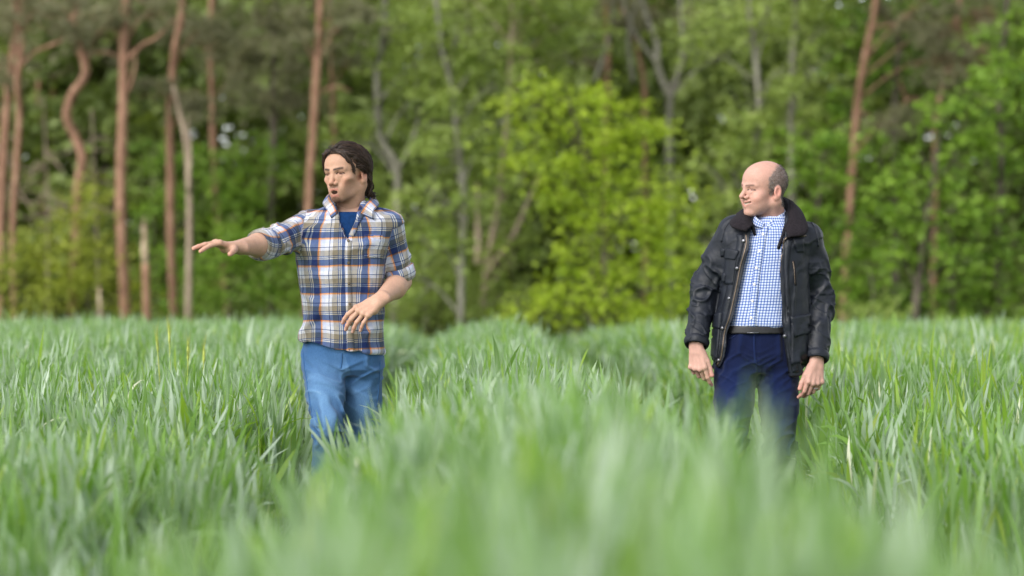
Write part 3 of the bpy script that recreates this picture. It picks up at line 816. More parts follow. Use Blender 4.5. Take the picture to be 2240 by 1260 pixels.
def surface_nets(D, lo, h):
    S = D < 0
    nx, ny, nz = D.shape
    acc = np.zeros((nx - 1, ny - 1, nz - 1, 3), np.float32); cnt = np.zeros((nx - 1, ny - 1, nz - 1), np.float32)
    for ax in range(3):
        o = [i for i in range(3) if i != ax]
        for u in (0, 1):
            for v in (0, 1):
                s0 = [None] * 3; s1 = [None] * 3
                off = [0, 0, 0]; off[o[0]] = u; off[o[1]] = v
                for i in range(3):
                    N = D.shape[i]
                    if i == ax: s0[i] = slice(0, N - 1); s1[i] = slice(1, N)
                    else: s0[i] = s1[i] = slice(off[i], N - 1 + off[i])
                a, b = D[tuple(s0)], D[tuple(s1)]
                x = S[tuple(s0)] != S[tuple(s1)]
                t = np.where(x, a / np.where(x, a - b, 1), 0)
                for i in range(3):
                    acc[..., i] += np.where(x, t if i == ax else off[i], 0)
                cnt += x
    act = cnt > 0
    idx = np.full(act.shape, -1, np.int64); idx[act] = np.arange(act.sum())
    ijk = np.argwhere(act)
    V = lo + h * (ijk + acc[act] / cnt[act][:, None])
    F = []
    for ax in range(3):
        o1, o2 = (ax + 1) % 3, (ax + 2) % 3
        s0 = [slice(1, -1)] * 3; s1 = [slice(1, -1)] * 3
        s0[ax] = slice(0, -1); s1[ax] = slice(1, None)
        e = np.argwhere(S[tuple(s0)] != S[tuple(s1)])
        base = np.array([1, 1, 1]); base[ax] = 0
        e = e + base
        inside = S[e[:, 0], e[:, 1], e[:, 2]]
        def at(d1, d2):
            q = e.copy(); q[:, o1] -= d1; q[:, o2] -= d2
            return idx[q[:, 0], q[:, 1], q[:, 2]]
        f = np.stack([at(1, 1), at(0, 1), at(0, 0), at(1, 0)], 1)
        f[~inside] = f[~inside][:, ::-1]
        F.append(f)
    F = np.concatenate(F)
    F = F[(F >= 0).all(1)]
    return V, F

def vnormals(V, F):
    n = np.cross(V[F[:, 2]] - V[F[:, 0]], V[F[:, 3]] - V[F[:, 1]]) if F.shape[1] == 4 else np.cross(V[F[:, 1]] - V[F[:, 0]], V[F[:, 2]] - V[F[:, 0]])
    N = np.zeros_like(V)
    for i in range(F.shape[1]): np.add.at(N, F[:, i], n)
    return N / (np.linalg.norm(N, axis=1)[:, None] + 1e-12)

def smooth_mesh(V, F, it=2, w=.5):
    a = np.concatenate([F[:, i] for i in range(F.shape[1])]); b = np.concatenate([F[:, (i + 1) % F.shape[1]] for i in range(F.shape[1])])
    cnt = np.bincount(a, minlength=len(V)).astype(float)[:, None] + 1e-9
    for _ in range(it):
        S = np.stack([np.bincount(a, weights=V[b, i], minlength=len(V)) for i in range(3)], 1) / cnt
        V = V * (1 - w) + S * w
    return V

def polyline_coords(V, pts):
    """for each vertex: length along the polyline, angle round it, distance"""
    pts = np.asarray(pts, float)
    best = np.full(len(V), 1e9); T = np.zeros(len(V)); A = np.zeros(len(V)); s0 = 0
    for a, b in zip(pts[:-1], pts[1:]):
        ba = b - a; L = np.linalg.norm(ba); d = ba / L
        q = V - a; h = np.clip(q @ d, 0, L); r = q - h[:, None] * d
        dist = np.linalg.norm(r, axis=1)
        u = nrm(np.cross(d, V3(0, 1, 0))); v = np.cross(d, u)
        m = dist < best
        best[m] = dist[m]; T[m] = s0 + h[m]; A[m] = np.arctan2(r @ v, r @ u)[m]
        s0 += L
    return T, A, best

# ---------------------------------------------------------------- a hand: palm, four fingers, thumb
def hand_prims(w, f, n, side, curls, spread=.0, thumb=(.75, .25, .2), sc=1.0, finger_dir=None):
    """w wrist, f towards the knuckles, n palm normal, side +1 left / -1 right hand; curls: 4 x (a1,a2,a3) radians"""
    f = nrm(f); n = nrm(n - f * (n @ f)) if True else n
    lat = nrm(np.cross(n, f)) * side                    # towards the thumb
    P_ = []
    kn_l = [.033, .011, -.011, -.031]; kn_f = [.092, .096, .090, .080]
    for i in range(4):
        a = w + lat * kn_l[i] * .5 * sc + f * .008 * sc
        b = w + (lat * kn_l[i] + f * kn_f[i] - n * (.003 if i in (1, 2) else 0)) * sc
        P_.append(cap(a, b, .0135 * sc, .0115 * sc, k=.010))
    P_.append(cap(w - f * .03 * sc + lat * .011 * sc, w + lat * .014 * sc + f * .02 * sc, .020 * sc, .0165 * sc, k=.014))
    P_.append(cap(w - f * .03 * sc - lat * .011 * sc, w - lat * .014 * sc + f * .02 * sc, .020 * sc, .0165 * sc, k=.014))
    P_.append(ell(w + (lat * .020 + f * .038 + n * .012) * sc, V3(.02, .02, .02) * sc, k=.014))      # thenar
    P_.append(ell(w + (lat * -.020 + f * .040 + n * .010) * sc, V3(.017, .017, .02) * sc, k=.014))
    seg = [(.043, .026, .021), (.047, .030, .022), (.043, .028, .022), (.034, .021, .019)]
    rad = [.0098, .0100, .0094, .0082]
    nails = []
    for i in range(4):
        p = w + (lat * kn_l[i] + f * kn_f[i]) * sc
        sp = spread * (1.5 - i) / 1.5
        d0 = nrm(f * math.cos(sp) + lat * math.sin(sp)); ang = 0
        r = rad[i] * sc
        P_.append(ell(p - n * .0025 * sc, V3(.0115, .0115, .0115) * sc, k=.006))
        for j in range(3):
            ang += curls[i][j]
            d = d0 * math.cos(ang) + n * math.sin(ang)
            q = p + d * seg[i][j] * sc
            P_.append(cap(p, q, r * (1 - .07 * j), r * (1 - .07 * (j + 1)), k=.0035))
            p = q
        nails.append((p - d * .006 * sc - (n * math.cos(ang) - d0 * math.sin(ang)) * r * .8))
    tl, tf, tn = thumb
    p = w + (lat * .024 + f * .022 + n * .006) * sc
    d = nrm(lat * tl + f * (1 - tl * .4) * .7 + n * tn)
    for j, (L, r) in enumerate(((.046, .0145), (.034, .0118), (.028, .0105))):
        q = p + d * L * sc
        P_.append(cap(p, q, r * sc, (r - .0012) * sc, k=.008 if j == 0 else .004))
        p = q; d = nrm(d + f * tf * .8 + n * tn * .3)
    nails.append(p)
    return P_, nails

# ---------------------------------------------------------------- patches laid on a garment
class Surface:
    """casts view rays of the photograph on a built garment, in the person's own frame"""
    def __init__(s, V, F, origin, Y0):
        s.bvh = BVHTree.FromPolygons([tuple(v) for v in V], [tuple(int(i) for i in f) for f in F])
        s.o = np.asarray(origin, float); s.Y0 = Y0
    def hit(s, px, py):
        k = FPX
        d = Vector(((px - 1120) / k, 1.0, -(py - 630) / k)).normalized()
        c = Vector((0, 0, CAM_Z)) - Vector(s.o)
        c = c + d * (s.Y0 - 1.2)
        loc, nor, i, dist = s.bvh.ray_cast(c, d, 3.0)
        if loc is None: return None, None
        nor = np.array(nor); 
        if nor @ np.array(d) > 0: nor = -nor
        return np.array(loc), nor

def grid_patch(G, thick):
    """(nu,nv,3) outer points + normals -> closed slab"""
    P0, N0 = G
    nu, nv = P0.shape[:2]
    top = P0 + N0 * thick; bot = P0 - N0 * .006
    V = np.concatenate([top.reshape(-1, 3), bot.reshape(-1, 3)])
    i, j = np.meshgrid(np.arange(nu - 1), np.arange(nv - 1), indexing='ij')
    a = (i * nv + j).ravel(); F = [np.stack([a, a + 1, a + nv + 1, a + nv], 1)]
    o = nu * nv
    F.append(np.stack([a + o, a + nv + o, a + nv + 1 + o, a + 1 + o], 1))
    ring = [(k, 0) for k in range(nu)] + [(nu - 1, k) for k in range(1, nv)] + [(k, nv - 1) for k in range(nu - 2, -1, -1)] + [(0, k) for k in range(nv - 2, 0, -1)]
    r = np.array([q[0] * nv + q[1] for q in ring]); r2 = np.roll(r, -1)
    F.append(np.stack([r, r2, r2 + o, r + o], 1))
    return V, np.concatenate(F)

def px_patch(surf, quad, nu, nv, bow=0.0):
    """quad: four photograph corners (tl, tr, br, bl) -> points and normals on the garment"""
    q = np.array(quad, float)
    P0 = np.zeros((nu, nv, 3)); N0 = np.zeros((nu, nv, 3)); last = None
    for i in range(nu):
        for j in range(nv):
            u, v = i / (nu - 1), j / (nv - 1)
            p = (q[0] * (1 - v) + q[1] * v) * (1 - u) + (q[3] * (1 - v) + q[2] * v) * u
            l, n_ = surf.hit(*p)
            if l is None:
                l, n_ = last if last is not None else (np.zeros(3), V3(0, -1, 0))
            P0[i, j], N0[i, j] = l, n_; last = (l, n_)
    return P0, N0

def px_strip(surf, line, wpx, n=30, thick=.003):
    """a strip of given width in photograph pixels along a photograph polyline"""
    q = spline(np.array([(x, y, 0) for x, y in line], float), n)[:, :2]
    t = np.gradient(q, axis=0); t /= np.linalg.norm(t, axis=1)[:, None]
    s = np.stack([t[:, 1], -t[:, 0]], 1) * wpx / 2
    P0 = np.zeros((n, 3, 3)); N0 = np.zeros((n, 3, 3)); last = (np.zeros(3), V3(0, -1, 0))
    for i in range(n):
        for j, m in enumerate((-1, 0, 1)):
            l, n_ = surf.hit(*(q[i] + s[i] * m))
            if l is None: l, n_ = last
            P0[i, j], N0[i, j] = l, n_; last = (l, n_)
    # keep the strip on one surface: smooth depth jumps
    for j in range(3):
        y = P0[:, j, 1]; md = np.median(y)
        for i in range(1, n):
            if abs(P0[i, j, 1] - P0[i - 1, j, 1]) > .05: P0[i, j] = P0[i - 1, j] + (P0[i, 1] - P0[i - 1, 1]) * (0 if j == 1 else 0)
    return grid_patch((P0, N0), thick)

def disc(center, normal, r, thick, sides=12, dome=0.0):
    n_ = nrm(normal); u = nrm(np.cross(n_, V3(0, 0, 1) if abs(n_[2]) < .9 else V3(1, 0, 0))); v = np.cross(n_, u)
    a = np.linspace(0, 2 * math.pi, sides, endpoint=False)
    ring = np.cos(a)[:, None] * u + np.sin(a)[:, None] * v
    V = np.concatenate([center - n_ * .003 + ring * r, center + n_ * thick + ring * r, center + n_ * (thick + dome) + ring * r * .6, [center + n_ * (thick + dome)]])
    F = []
    for k in range(sides):
        m = (k + 1) % sides
        F += [(k, m, sides + m), (k, sides + m, sides + k), (sides + k, sides + m, 2 * sides + m), (sides + k, 2 * sides + m, 2 * sides + k), (2 * sides + k, 2 * sides + m, 3 * sides)]
    return V, np.array(F)

def torus(center, normal, R_, r, n=20, m=7, squash=1.0):
    n_ = nrm(normal); u = nrm(np.cross(n_, V3(0, 0, 1) if abs(n_[2]) < .9 else V3(1, 0, 0))); v = np.cross(n_, u)
    a = np.linspace(0, 2 * math.pi, n, endpoint=False); b = np.linspace(0, 2 * math.pi, m, endpoint=False)
    rad = np.cos(a)[:, None] * u + np.sin(a)[:, None] * v * squash
    V = (center + rad[:, None] * (R_ + r * np.cos(b))[None, :, None] + n_ * (r * np.sin(b))[None, :, None]).reshape(-1, 3)
    i, j = np.meshgrid(np.arange(n), np.arange(m), indexing='ij')
    F = np.stack([i * m + j, ((i + 1) % n) * m + j, ((i + 1) % n) * m + (j + 1) % m, i * m + (j + 1) % m], 2).reshape(-1, 4)
    return V, F

def collar_strip(fold, outer, n=46, m=7, bulge=.008, thick=.0035):
    A, B = spline(fold, n), spline(outer, n)
    v = np.linspace(0, 1, m)
    cen = A.mean(0)
    P0 = A[:, None] * (1 - v)[None, :, None] + B[:, None] * v[None, :, None]
    outd = A - cen; outd[:, 2] = 0; outd /= np.linalg.norm(outd, axis=1)[:, None] + 1e-9
    P0 = P0 + (outd * bulge)[:, None] * (np.sin(v * math.pi) + .9 * np.exp(-((v - .12) / .16) ** 2))[None, :, None]
    du = np.gradient(P0, axis=0); dv = np.gradient(P0, axis=1)
    N0 = np.cross(du, dv); N0 /= np.linalg.norm(N0, axis=2)[..., None] + 1e-9
    if (N0[n // 6].mean(0) @ outd[n // 6]) < 0: N0 = -N0
    return P0, N0, thick

def ring_tube(a, b, r_in, r_out, seed=0, n=40, wob=.004, ea=1.0):
    """a cuff: a short tube of cloth with rounded rims from a to b"""
    d = nrm(b - a); L = np.linalg.norm(b - a)
    u = nrm(np.cross(d, V3(0, 1, 0))); v = np.cross(d, u)
    ra, rb = r_out; ia, ib = r_in
    prof = [(-.002, ia), (-.004, .5 * (ia + ra)), (0, ra), (L * .33, ra + (rb - ra) * .33 + .003), (L * .66, ra + (rb - ra) * .66 + .003), (L, rb), (L + .004, .5 * (rb + ib)), (L, ib), (L * .5, .5 * (ia + ib))]
    an = np.linspace(0, 2 * math.pi, n, endpoint=False)
    g = np.stack([np.cos(an) * 1.6, np.sin(an) * 1.6, an * 0 + seed], 1)
    wv = vnoise(g) * wob
    V = []; TA = []
    for t, r in prof:
        w2 = wv + vnoise(g * 2.2 + t * 40) * wob * .6
        rr = r + w2
        V.append(a + d * t + rr[:, None] * (np.cos(an)[:, None] * u * ea + np.sin(an)[:, None] * v))
        TA.append(np.stack([an * r, np.full(n, t), np.zeros(n)], 1))
    m = len(prof)
    V = np.concatenate(V); TA = np.concatenate(TA)
    i, j = np.meshgrid(np.arange(m), np.arange(n), indexing='ij')
    F = np.stack([i * n + j, i * n + (j + 1) % n, ((i + 1) % m) * n + (j + 1) % n, ((i + 1) % m) * n + j], 2).reshape(-1, 4)
    return V, F, TA
# ---------------------------------------------------------------- people: materials
def mat_skin(name):
    m, nt, out = new_mat(name)
    b = principled(nt, out, 0.55, 0.22)
    b.inputs['Subsurface Weight'].default_value = .08
    b.inputs['Subsurface Radius'].default_value = (1.0, .35, .2)
    b.inputs['Subsurface Scale'].default_value = .008
    at = n_attr(nt, 'Col')
    n = n_noise(nt, 160, 3.0, n_coord(nt))
    c = n_mix(nt, .22, at.outputs['Color'], n_mix(nt, 1.0, at.outputs['Color'], n_ramp(nt, n.outputs['Fac'], [(.3, (.7, .62, .6)), (.7, (1.25, 1.2, 1.2))]).outputs[0], 'MULTIPLY'))
    nt.links.new(c, b.inputs['Base Color'])
    n_bump(nt, n.outputs['Fac'], .12, .002, b)
    return m

def stripe_ramp(nt, coord, period, stops):
    d = nt.nodes.new('ShaderNodeMath'); d.operation = 'DIVIDE'; nt.links.new(coord, d.inputs[0]); d.inputs[1].default_value = period
    f = nt.nodes.new('ShaderNodeMath'); f.operation = 'FRACT'; nt.links.new(d.outputs[0], f.inputs[0])
    return n_ramp(nt, f.outputs[0], stops, 'CONSTANT').outputs[0]

def mat_woven(name, period_u, period_v, warp, weft, mixf=.5, rough=.85, bump=.25):
    m, nt, out = new_mat(name)
    b = principled(nt, out, rough, .15)
    b.inputs['Sheen Weight'].default_value = .15
    at = n_attr(nt, 'cloth')
    sp = nt.nodes.new('ShaderNodeSeparateXYZ'); nt.links.new(at.outputs['Vector'], sp.inputs[0])
    cu = stripe_ramp(nt, sp.outputs[0], period_u, warp); cv = stripe_ramp(nt, sp.outputs[1], period_v, weft)
    gm = nt.nodes.new('ShaderNodeGamma'); gm.inputs['Gamma'].default_value = .5
    nt.links.new(n_mix(nt, 1.0, cu, cv, 'MULTIPLY'), gm.inputs['Color']); c = n_mix(nt, .12, gm.outputs[0], n_mix(nt, .5, cu, cv))
    n = n_noise(nt, 90, 4.0, n_coord(nt))
    c = n_mix(nt, 1.0, c, n_ramp(nt, n.outputs['Fac'], [(.3, (.86, .86, .86)), (.7, (1.06, 1.06, 1.06))]).outputs[0], 'MULTIPLY')
    nt.links.new(c, b.inputs['Base Color'])
    n2 = n_noise(nt, 45, 3.0, n_coord(nt)); n_bump(nt, n2.outputs['Fac'], bump, .004, b)
    return m

NAVY, ORNG, WHT, LAV, TAN, CRM = (.007, .019, .085), (.62, .13, .018), (.62, .62, .68), (.48, .52, .70), (.19, .16, .115), (.44, .41, .33)
LGT = (.38, .37, .40)
_seq = [(0, NAVY), (.215, ORNG), (.262, WHT), (.278, ORNG), (.29, LAV), (.42, WHT), (.552, NAVY), (.578, LGT), (.605, WHT), (.63, LGT), (.655, WHT), (.68, TAN), (.872, NAVY), (.905, CRM), (.93, NAVY), (.962, CRM)]
m_plaid = mat_woven('plaid_cotton', .119, .114, _seq, [(1 - b_ if b_ > 0 else 0, c) for (b_, c) in []] or _seq)
BL, WH = (.024, .062, .29), (.56, .61, .74)
m_check = mat_woven('checked_cotton', .0122, .0122, [(0, WH), (.63, BL)], [(0, WH), (.63, BL)], bump=.4)

def mat_denim(name, base, fade, edge):
    m, nt, out = new_mat(name)
    b = principled(nt, out, .85, .12); b.inputs['Sheen Weight'].default_value = .15
    co = n_coord(nt)
    mp = nt.nodes.new('ShaderNodeMapping'); mp.inputs['Scale'].default_value = (1, 1, .15); nt.links.new(co, mp.inputs[0])
    n = n_noise(nt, 420, 2.0, mp.outputs[0]); n2 = n_noise(nt, 9, 4.0, co)
    at = n_attr(nt, 'fade')
    a = nt.nodes.new('ShaderNodeMath'); a.operation = 'MULTIPLY_ADD'
    nt.links.new(n2.outputs['Fac'], a.inputs[0]); a.inputs[1].default_value = .3; nt.links.new(at.outputs['Fac'], a.inputs[2])
    c = n_ramp(nt, a.outputs[0], [(.15, base), (.7, fade), (1.2 / 1.3, edge)]).outputs[0]
    c = n_mix(nt, 1.0, c, n_ramp(nt, n.outputs['Fac'], [(.35, (.86, .87, .90)), (.65, (1.12, 1.11, 1.08))]).outputs[0], 'MULTIPLY')
    nt.links.new(c, b.inputs['Base Color'])
    return m
m_jeans_light = mat_denim('light_denim', (.034, .098, .228), (.110, .220, .385), (.30, .41, .53))
m_jeans_dark = mat_denim('indigo_denim', (.0025, .006, .032), (.006, .016, .072), (.016, .036, .13))

def mat_wax(name, lo, hi, rough, scale=18):
    m, nt, out = new_mat(name)
    b = principled(nt, out, rough, .38)
    n = n_noise(nt, scale, 6.0, n_coord(nt), .65)
    c = n_ramp(nt, n.outputs['Fac'], [(.35, lo), (.70, hi)]).outputs[0]
    nt.links.new(c, b.inputs['Base Color'])
    r = n_ramp(nt, n.outputs['Fac'], [(.3, (rough - .12,) * 3), (.7, (rough + .15,) * 3)]).outputs[0]
    nt.links.new(r, b.inputs['Roughness'])
    n2 = n_noise(nt, 55, 5.0, n_coord(nt)); n3 = n_noise(nt, 10, 6.0, n_coord(nt), .5); n3.inputs['Distortion'].default_value = .8
    ad = nt.nodes.new('ShaderNodeMath'); ad.operation = 'MULTIPLY_ADD'; nt.links.new(n3.outputs['Fac'], ad.inputs[0]); ad.inputs[1].default_value = 2.2; nt.links.new(n2.outputs['Fac'], ad.inputs[2])
    n_bump(nt, ad.outputs[0], .25, .006, b)
    return m
m_wax = mat_wax('waxed_cotton', (.0032, .005, .0095), (.0125, .016, .027), .54)
m_cord = mat_simple('collar_cord', (.016, .013, .016), .9, .15, .4, 120, .4, .002)
m_lining = mat_simple('jacket_lining', (.012, .011, .015), .8, .2, .3, 60, .3, .003)
m_brass = mat_simple('zip_metal', (.15, .115, .09), .4, .5, .3, 200, metallic=.8)
m_steel = mat_simple('steel', (.55, .55, .55), .3, .5, .15, 100, metallic=1.0)
m_snap = mat_simple('snap_metal', (.20, .20, .22), .35, .5, .3, 150, metallic=.8)
m_tee = mat_simple('navy_jersey', (.006, .030, .105), .9, .1, .2, 80, .2)
m_leather = mat_simple('black_leather', (.012, .011, .012), .45, .4, .3, 60, .2)
m_boot = mat_simple('boot_rubber', (.03, .028, .022), .7, .3, .4, 30, .3, .004)
m_btn = mat_simple('shell_button', (.10, .075, .045), .4, .4, .4, 200)
m_btn_w = mat_simple('white_button', (.75, .72, .68), .35, .4, .1, 200)

def mat_hair(name):
    m, nt, out = new_mat(name)
    b = principled(nt, out, .42, .45)
    at = n_attr(nt, 'Col'); nt.links.new(at.outputs['Color'], b.inputs['Base Color'])
    return m
m_hair = mat_hair('hair'); m_skin = mat_skin('skin')

# ---------------------------------------------------------------- heads
def H(x, f, z): return V3(x, -f, z)

def head_prims(kind, neck, base_r=.062):
    op = kind == 'young'
    jd = .004 if op else .0                # dropped jaw
    jw = .049 if op else .054
    mz = 0.0 if op else .0125              # height of the mouth
    nz = 0.0 if op else .007
    P_ = [ell(H(0, -.012, .030 if op else .035), (.0765, .098, .077 if op else .084), .02),
          ell(H(0, .036, .036), (.062, .054, .056), .035),
          ell(H(0, .034, -.035), (.058, .058, .078), .03)]
    for s in (-1, 1):
        P_ += [cap(H(s * jw, -.004, -.058), H(s * .016, .069, -.098 - jd), .016, .015, .024),
               ell(H(s * .044, .056, -.025), (.023, .024, .016), .020),
               ell(H(s * .036, .052, -.058), (.022, .028, .03) if op else (.027, .030, .034), .025),
               cap(H(s * .040, .075, .016), H(s * .009, .0935, .012), .011, .0105, .012),
               ]
    P_ += [ell(H(0, .081, -.099 - jd), (.019, .016, .0165), .016),
           ell(H(0, .077, -.070 + mz), (.031, .022, .026), .02)]
    if op:
        for s in (-1, 1): P_ += [ell(H(s * .064, .058, -.068), (.017, .030, .026), .026, 'sub')]
    for s in (-1, 1):
        P_ += [ell(H(s * .033, .0990, -.003), (.0170, .0195, .0120), .008, 'sub'),
               ell(H(s * .0315, .0735, -.003), (.0128,) * 3, .001),
               cap(H(s * .017, .0825, .001), H(s * .032, .0865, .0062), .0034, .0038, .004),
               cap(H(s * .032, .0865, .0062), H(s * .047, .074, -.001), .0038, .003, .004),
               cap(H(s * .018, .081, -.011), H(s * .033, .084, -.0125), .003, .003, .005),
               cap(H(s * .033, .084, -.0125), H(s * .046, .073, -.006), .003, .003, .005)]
    nl = .0 if op else .004
    for s in (-1, 1): P_ += [ell(H(s * .0155, .085, -.020 + nz * .5), (.011, .013, .018), .012)]
    P_ += [cap(H(0, .089, .012), H(0, .109 + nl, -.032 + nz), .0078, .0094, .010),
           ell(H(0, .1115 + nl, -.0375 + nz), (.0112, .0115, .0098), .006)]
    for s in (-1, 1):
        P_ += [ell(H(s * .0135, .099, -.0425 + nz), (.0085, .0115, .0080), .005),
               ell(H(s * .007, .105, -.0500 + nz), (.0040, .0065, .0035), .002, 'sub')]
    if op:
        for s in (-1, 1):
            P_ += [cap(H(s * .020, .087, -.073), H(0, .0970, -.0655), .0050, .0058, .005),
                   cap(H(s * .016, .0855, -.089), H(0, .0945, -.0935), .0056, .0066, .005)]
        P_ += [ell(H(.001, .100, -.0785), (.0162, .024, .0076), .003, 'sub')]
    else:
        for s in (-1, 1):
            P_ += [cap(H(s * .028, .078, -.065 + mz), H(0, .0955, -.0675 + mz), .0040, .0048, .005),
                   cap(H(s * .027, .079, -.0725 + mz), H(0, .0940, -.0865 + mz), .0044, .0058, .005),
                   cap(H(s * .020, .092, -.046 + nz), H(s * .037, .078, -.068 + mz), .0024, .0024, .008, 'sub'),
                   ell(H(s * .042, .069, -.040), (.021, .018, .016), .014)]
        P_ += [cap(H(0, .0990, -.0770 + mz), H(s * .030, .0885, -.0665 + mz), .0056, .0042, .002, 'sub') for s in (-1, 1)]
        P_ += [ell(H(0, .0715, -.0725 + mz), (.025, .0165, .0085), .001)]
    for s in (-1, 1):
        rt = rot_axes((1, 0, s * .12), (0, 1, -.22), (0, .22, 1))
        P_ += [ell(H(s * .0785, -.016, -.010), (.0085, .0185, .032 if op else .028), .006, rot=rt),
               ell(H(s * .0755, -.006, -.036), (.0075, .009, .010), .006),
               ell(H(s * .0875, -.013, -.010), (.0075, .0105, .0175), .004, 'sub', rot=rt)]
    P_ += [cap(H(0, -.030, -.055), neck, .054, base_r, .03),
           cap(H(.062, -.026, -.055), neck * V3(.4, 1, 1) + V3(.0, -.045, -.012), .016, .012, .03),
           cap(H(-.062, -.026, -.055), neck * V3(.4, 1, 1) + V3(.0, -.045, -.012), .016, .012, .03)]
    return P_

def head_color(V, N, kind):
    f = -V[:, 1]; x = V[:, 0]; z = V[:, 2]; ax = np.abs(x)
    young = kind == 'young'
    base = np.array((.46, .275, .19) if young else (.51, .295, .235))
    C = np.tile(base, (len(V), 1)) * (1 + .06 * fbm(V * 60, 2))[:, None]
    def blend(mask, col, a=1.0):
        nonlocal C
        m = np.clip(mask * a, 0, 1)[:, None]; C = C * (1 - m) + np.array(col) * m
    g = lambda d, s: np.exp(-(d / s) ** 2)
    dist = lambda *p: np.linalg.norm(V - H(*p), axis=1)
    red = (.50, .20, .14) if young else (.62, .25, .20)
    for s in (-1, 1):
        blend(g(dist(s * .045, .07, -.04), .022), red, .4)
        blend(g(dist(s * .08, -.012, -.01), .028), red, .65)
    blend(g(dist(0, .112, -.04), .014), red, .55)
    # lips
    if young:
        lip = (.40, .125, .105)
        ml = ((g(z + .0670, .0050) + g(z + .0925, .0062)) * (ax < .021) * (f > .084))
    else:
        lip = (.50, .20, .17)
        zz = z - .0125; ml = (g(zz + .0665 + .0 * ax, .0035) * .7 + g(zz + .0835 - .25 * ax, .0050)) * (ax < .027) * (f > .079)
    blend(ml, lip, .85 if young else .7)
    # mouth inside / teeth
    if young:
        inside = (((x - .001) / .0160) ** 2 + ((z + .0785) / .0086) ** 2 < 1) & (f > .065) & (f < .0925)
        blend(inside.astype(float), (.045, .012, .010))
        tooth = inside & (z > -.0765) & (f > .072); blend(tooth.astype(float), (.35, .30, .26))
    else:
        zc = -.0765 + .0125 + .30 * ax; inside = (np.abs(z - zc) < .0062) & (ax < .029) & (f < .0935 - 12 * ax ** 2) & (f > .06)
        blend(inside.astype(float), (.60, .54, .44))
        blend(((ax > .019) & inside).astype(float), (.12, .05, .04), .8)
    # brows
    bz = .0150 + (.16 if young else .10) * np.clip(ax - .010, 0, .1) - 7.5 * np.clip(ax - .032, 0, 1) ** 2
    br = g(z - bz, .0052 if young else .0046) * sstep(.006, .012, ax) * (1 - sstep(.044, .052, ax)) * (f > .045)
    blend(br, (.010, .006, .004) if young else (.10, .06, .045), 1.0 if young else .9)
    # eyes
    for s in (-1, 1):
        ec = H(s * .0315, .0735, -.003)
        de = np.linalg.norm(V - ec, axis=1)
        open_ = ((x - s * .032) / .0135) ** 2 + ((z + .0028) / (.0040 if young else .0032)) ** 2 < 1
        eye = open_ & (de < .0148) & (f > .07)
        blend(eye.astype(float), (.17, .13, .11))
        ir = np.hypot(x - s * .0315 , z + .0026) < .0070
        blend((eye & ir).astype(float), (.022, .013, .008) if young else (.05, .07, .09))
        lash = (np.abs(((x - s * .032) / .0145) ** 2 + ((z + .0022) / (.0064 if young else .0048)) ** 2 - 1) < .38) & (z > -.004) & (f > .068)
        blend(lash.astype(float), (.022, .012, .009), 1.0)
        blend(g(dist(s * .032, .085, .000), .014), (.24, .11, .075) if young else (.44, .23, .18), .40)
    # stubble
    jaw = sstep(.045, .075, -z) * (z > -.16) * (f > -.02)
    if young:
        st = np.clip(1.9 * g(dist(0, .094, -.111), .022) + .65 * g(z + .0565, .0045) * sstep(.030, .018, ax) * (f > .07) + .35 * g(dist(.03, .06, -.10), .03), 0, 1)
        blend(jaw, (.33, .19, .13), .30)
        blend(st * (1 - .8 * ml) * (.85 + .15 * vnoise(V * 500)), (.045, .024, .016), .9)
    else:
        blend(jaw, (.42, .26, .21), .30)
    return np.concatenate([np.clip(C, 0, 1), np.ones((len(V), 1))], 1)

def flat_col(n, c): return np.tile(np.array([*c, 1.0]), (n, 1))

def rotz(a): c, s = math.cos(a), math.sin(a); return np.array([[c, -s, 0], [s, c, 0], [0, 0, 1.0]])
def rotx(a): c, s = math.cos(a), math.sin(a); return np.array([[1.0, 0, 0], [0, c, -s], [0, s, c]])
def roty(a): c, s = math.cos(a), math.sin(a); return np.array([[c, 0, s], [0, 1.0, 0], [-s, 0, c]])

class Person:
    def __init__(s, label, px0, Y0):
        k = FPX / Y0
        s.Y0 = Y0; s.X0 = (px0 - 1120) / k
        s.Z0 = gz(s.X0, Y0)
        s.o = V3(s.X0, Y0, s.Z0)
        s.root = empty('person', tuple(s.o)); tag(s.root, label, 'person')
    def P(s, px, py, dy=0.0):
        return up(px, py, s.Y0 + dy) - s.o
    def add(s, name, V, F, mat, parent=None, smooth=True, attrs=None):
        return mesh_np(name, V, F, mat, parent or s.root, smooth, attrs)

def wrinkle(V, N, amp, freq, dirv, seed=0, warp=.35, stretch=5.0):
    """long creases: ridged noise squeezed across dirv"""
    d = nrm(dirv)
    along = V @ d
    q = V * freq; q = q - np.outer(along * freq * (1 - 1 / stretch), d)
    q = q + warp * np.stack([vnoise(V * 9 + seed), vnoise(V * 9 + seed + 31), vnoise(V * 9 + seed + 57)], 1)
    w = vnoise(q + seed * 3.1)
    r = 1.3 * np.exp(-(w / .2) ** 2) - .4
    return amp * (.6 * r + .4 * vnoise(q * 1.9 + seed + 5))

def torus_arc(x, y, a, b):
    th = np.linspace(-math.pi, math.pi, 721)
    dx = np.gradient(a * np.sin(th)); dy = np.gradient(-b * np.cos(th))
    L = np.cumsum(np.hypot(dx, dy)); L -= np.interp(0, th, L)
    return np.interp(np.arctan2(x / a, -y / b), th, L)

# ================================================================ the man in the plaid shirt
A_ = Person('young man with dark swept-back hair, plaid shirt and blue jeans, right arm stretched out', 752, 10.07)
P = A_.P
S1, E1, W1 = P(679, 496, .02), P(588, 534, -.19), P(517, 541, -.42)
S2, E2, W2 = P(846, 496, .02), P(879, 616, .08), P(828, 658, -.175)
neckA = P(771, 466, .02)
hc, hrot = P(757, 379, -.02), rotz(-R(31)) @ rotx(R(3)) @ roty(R(-3))
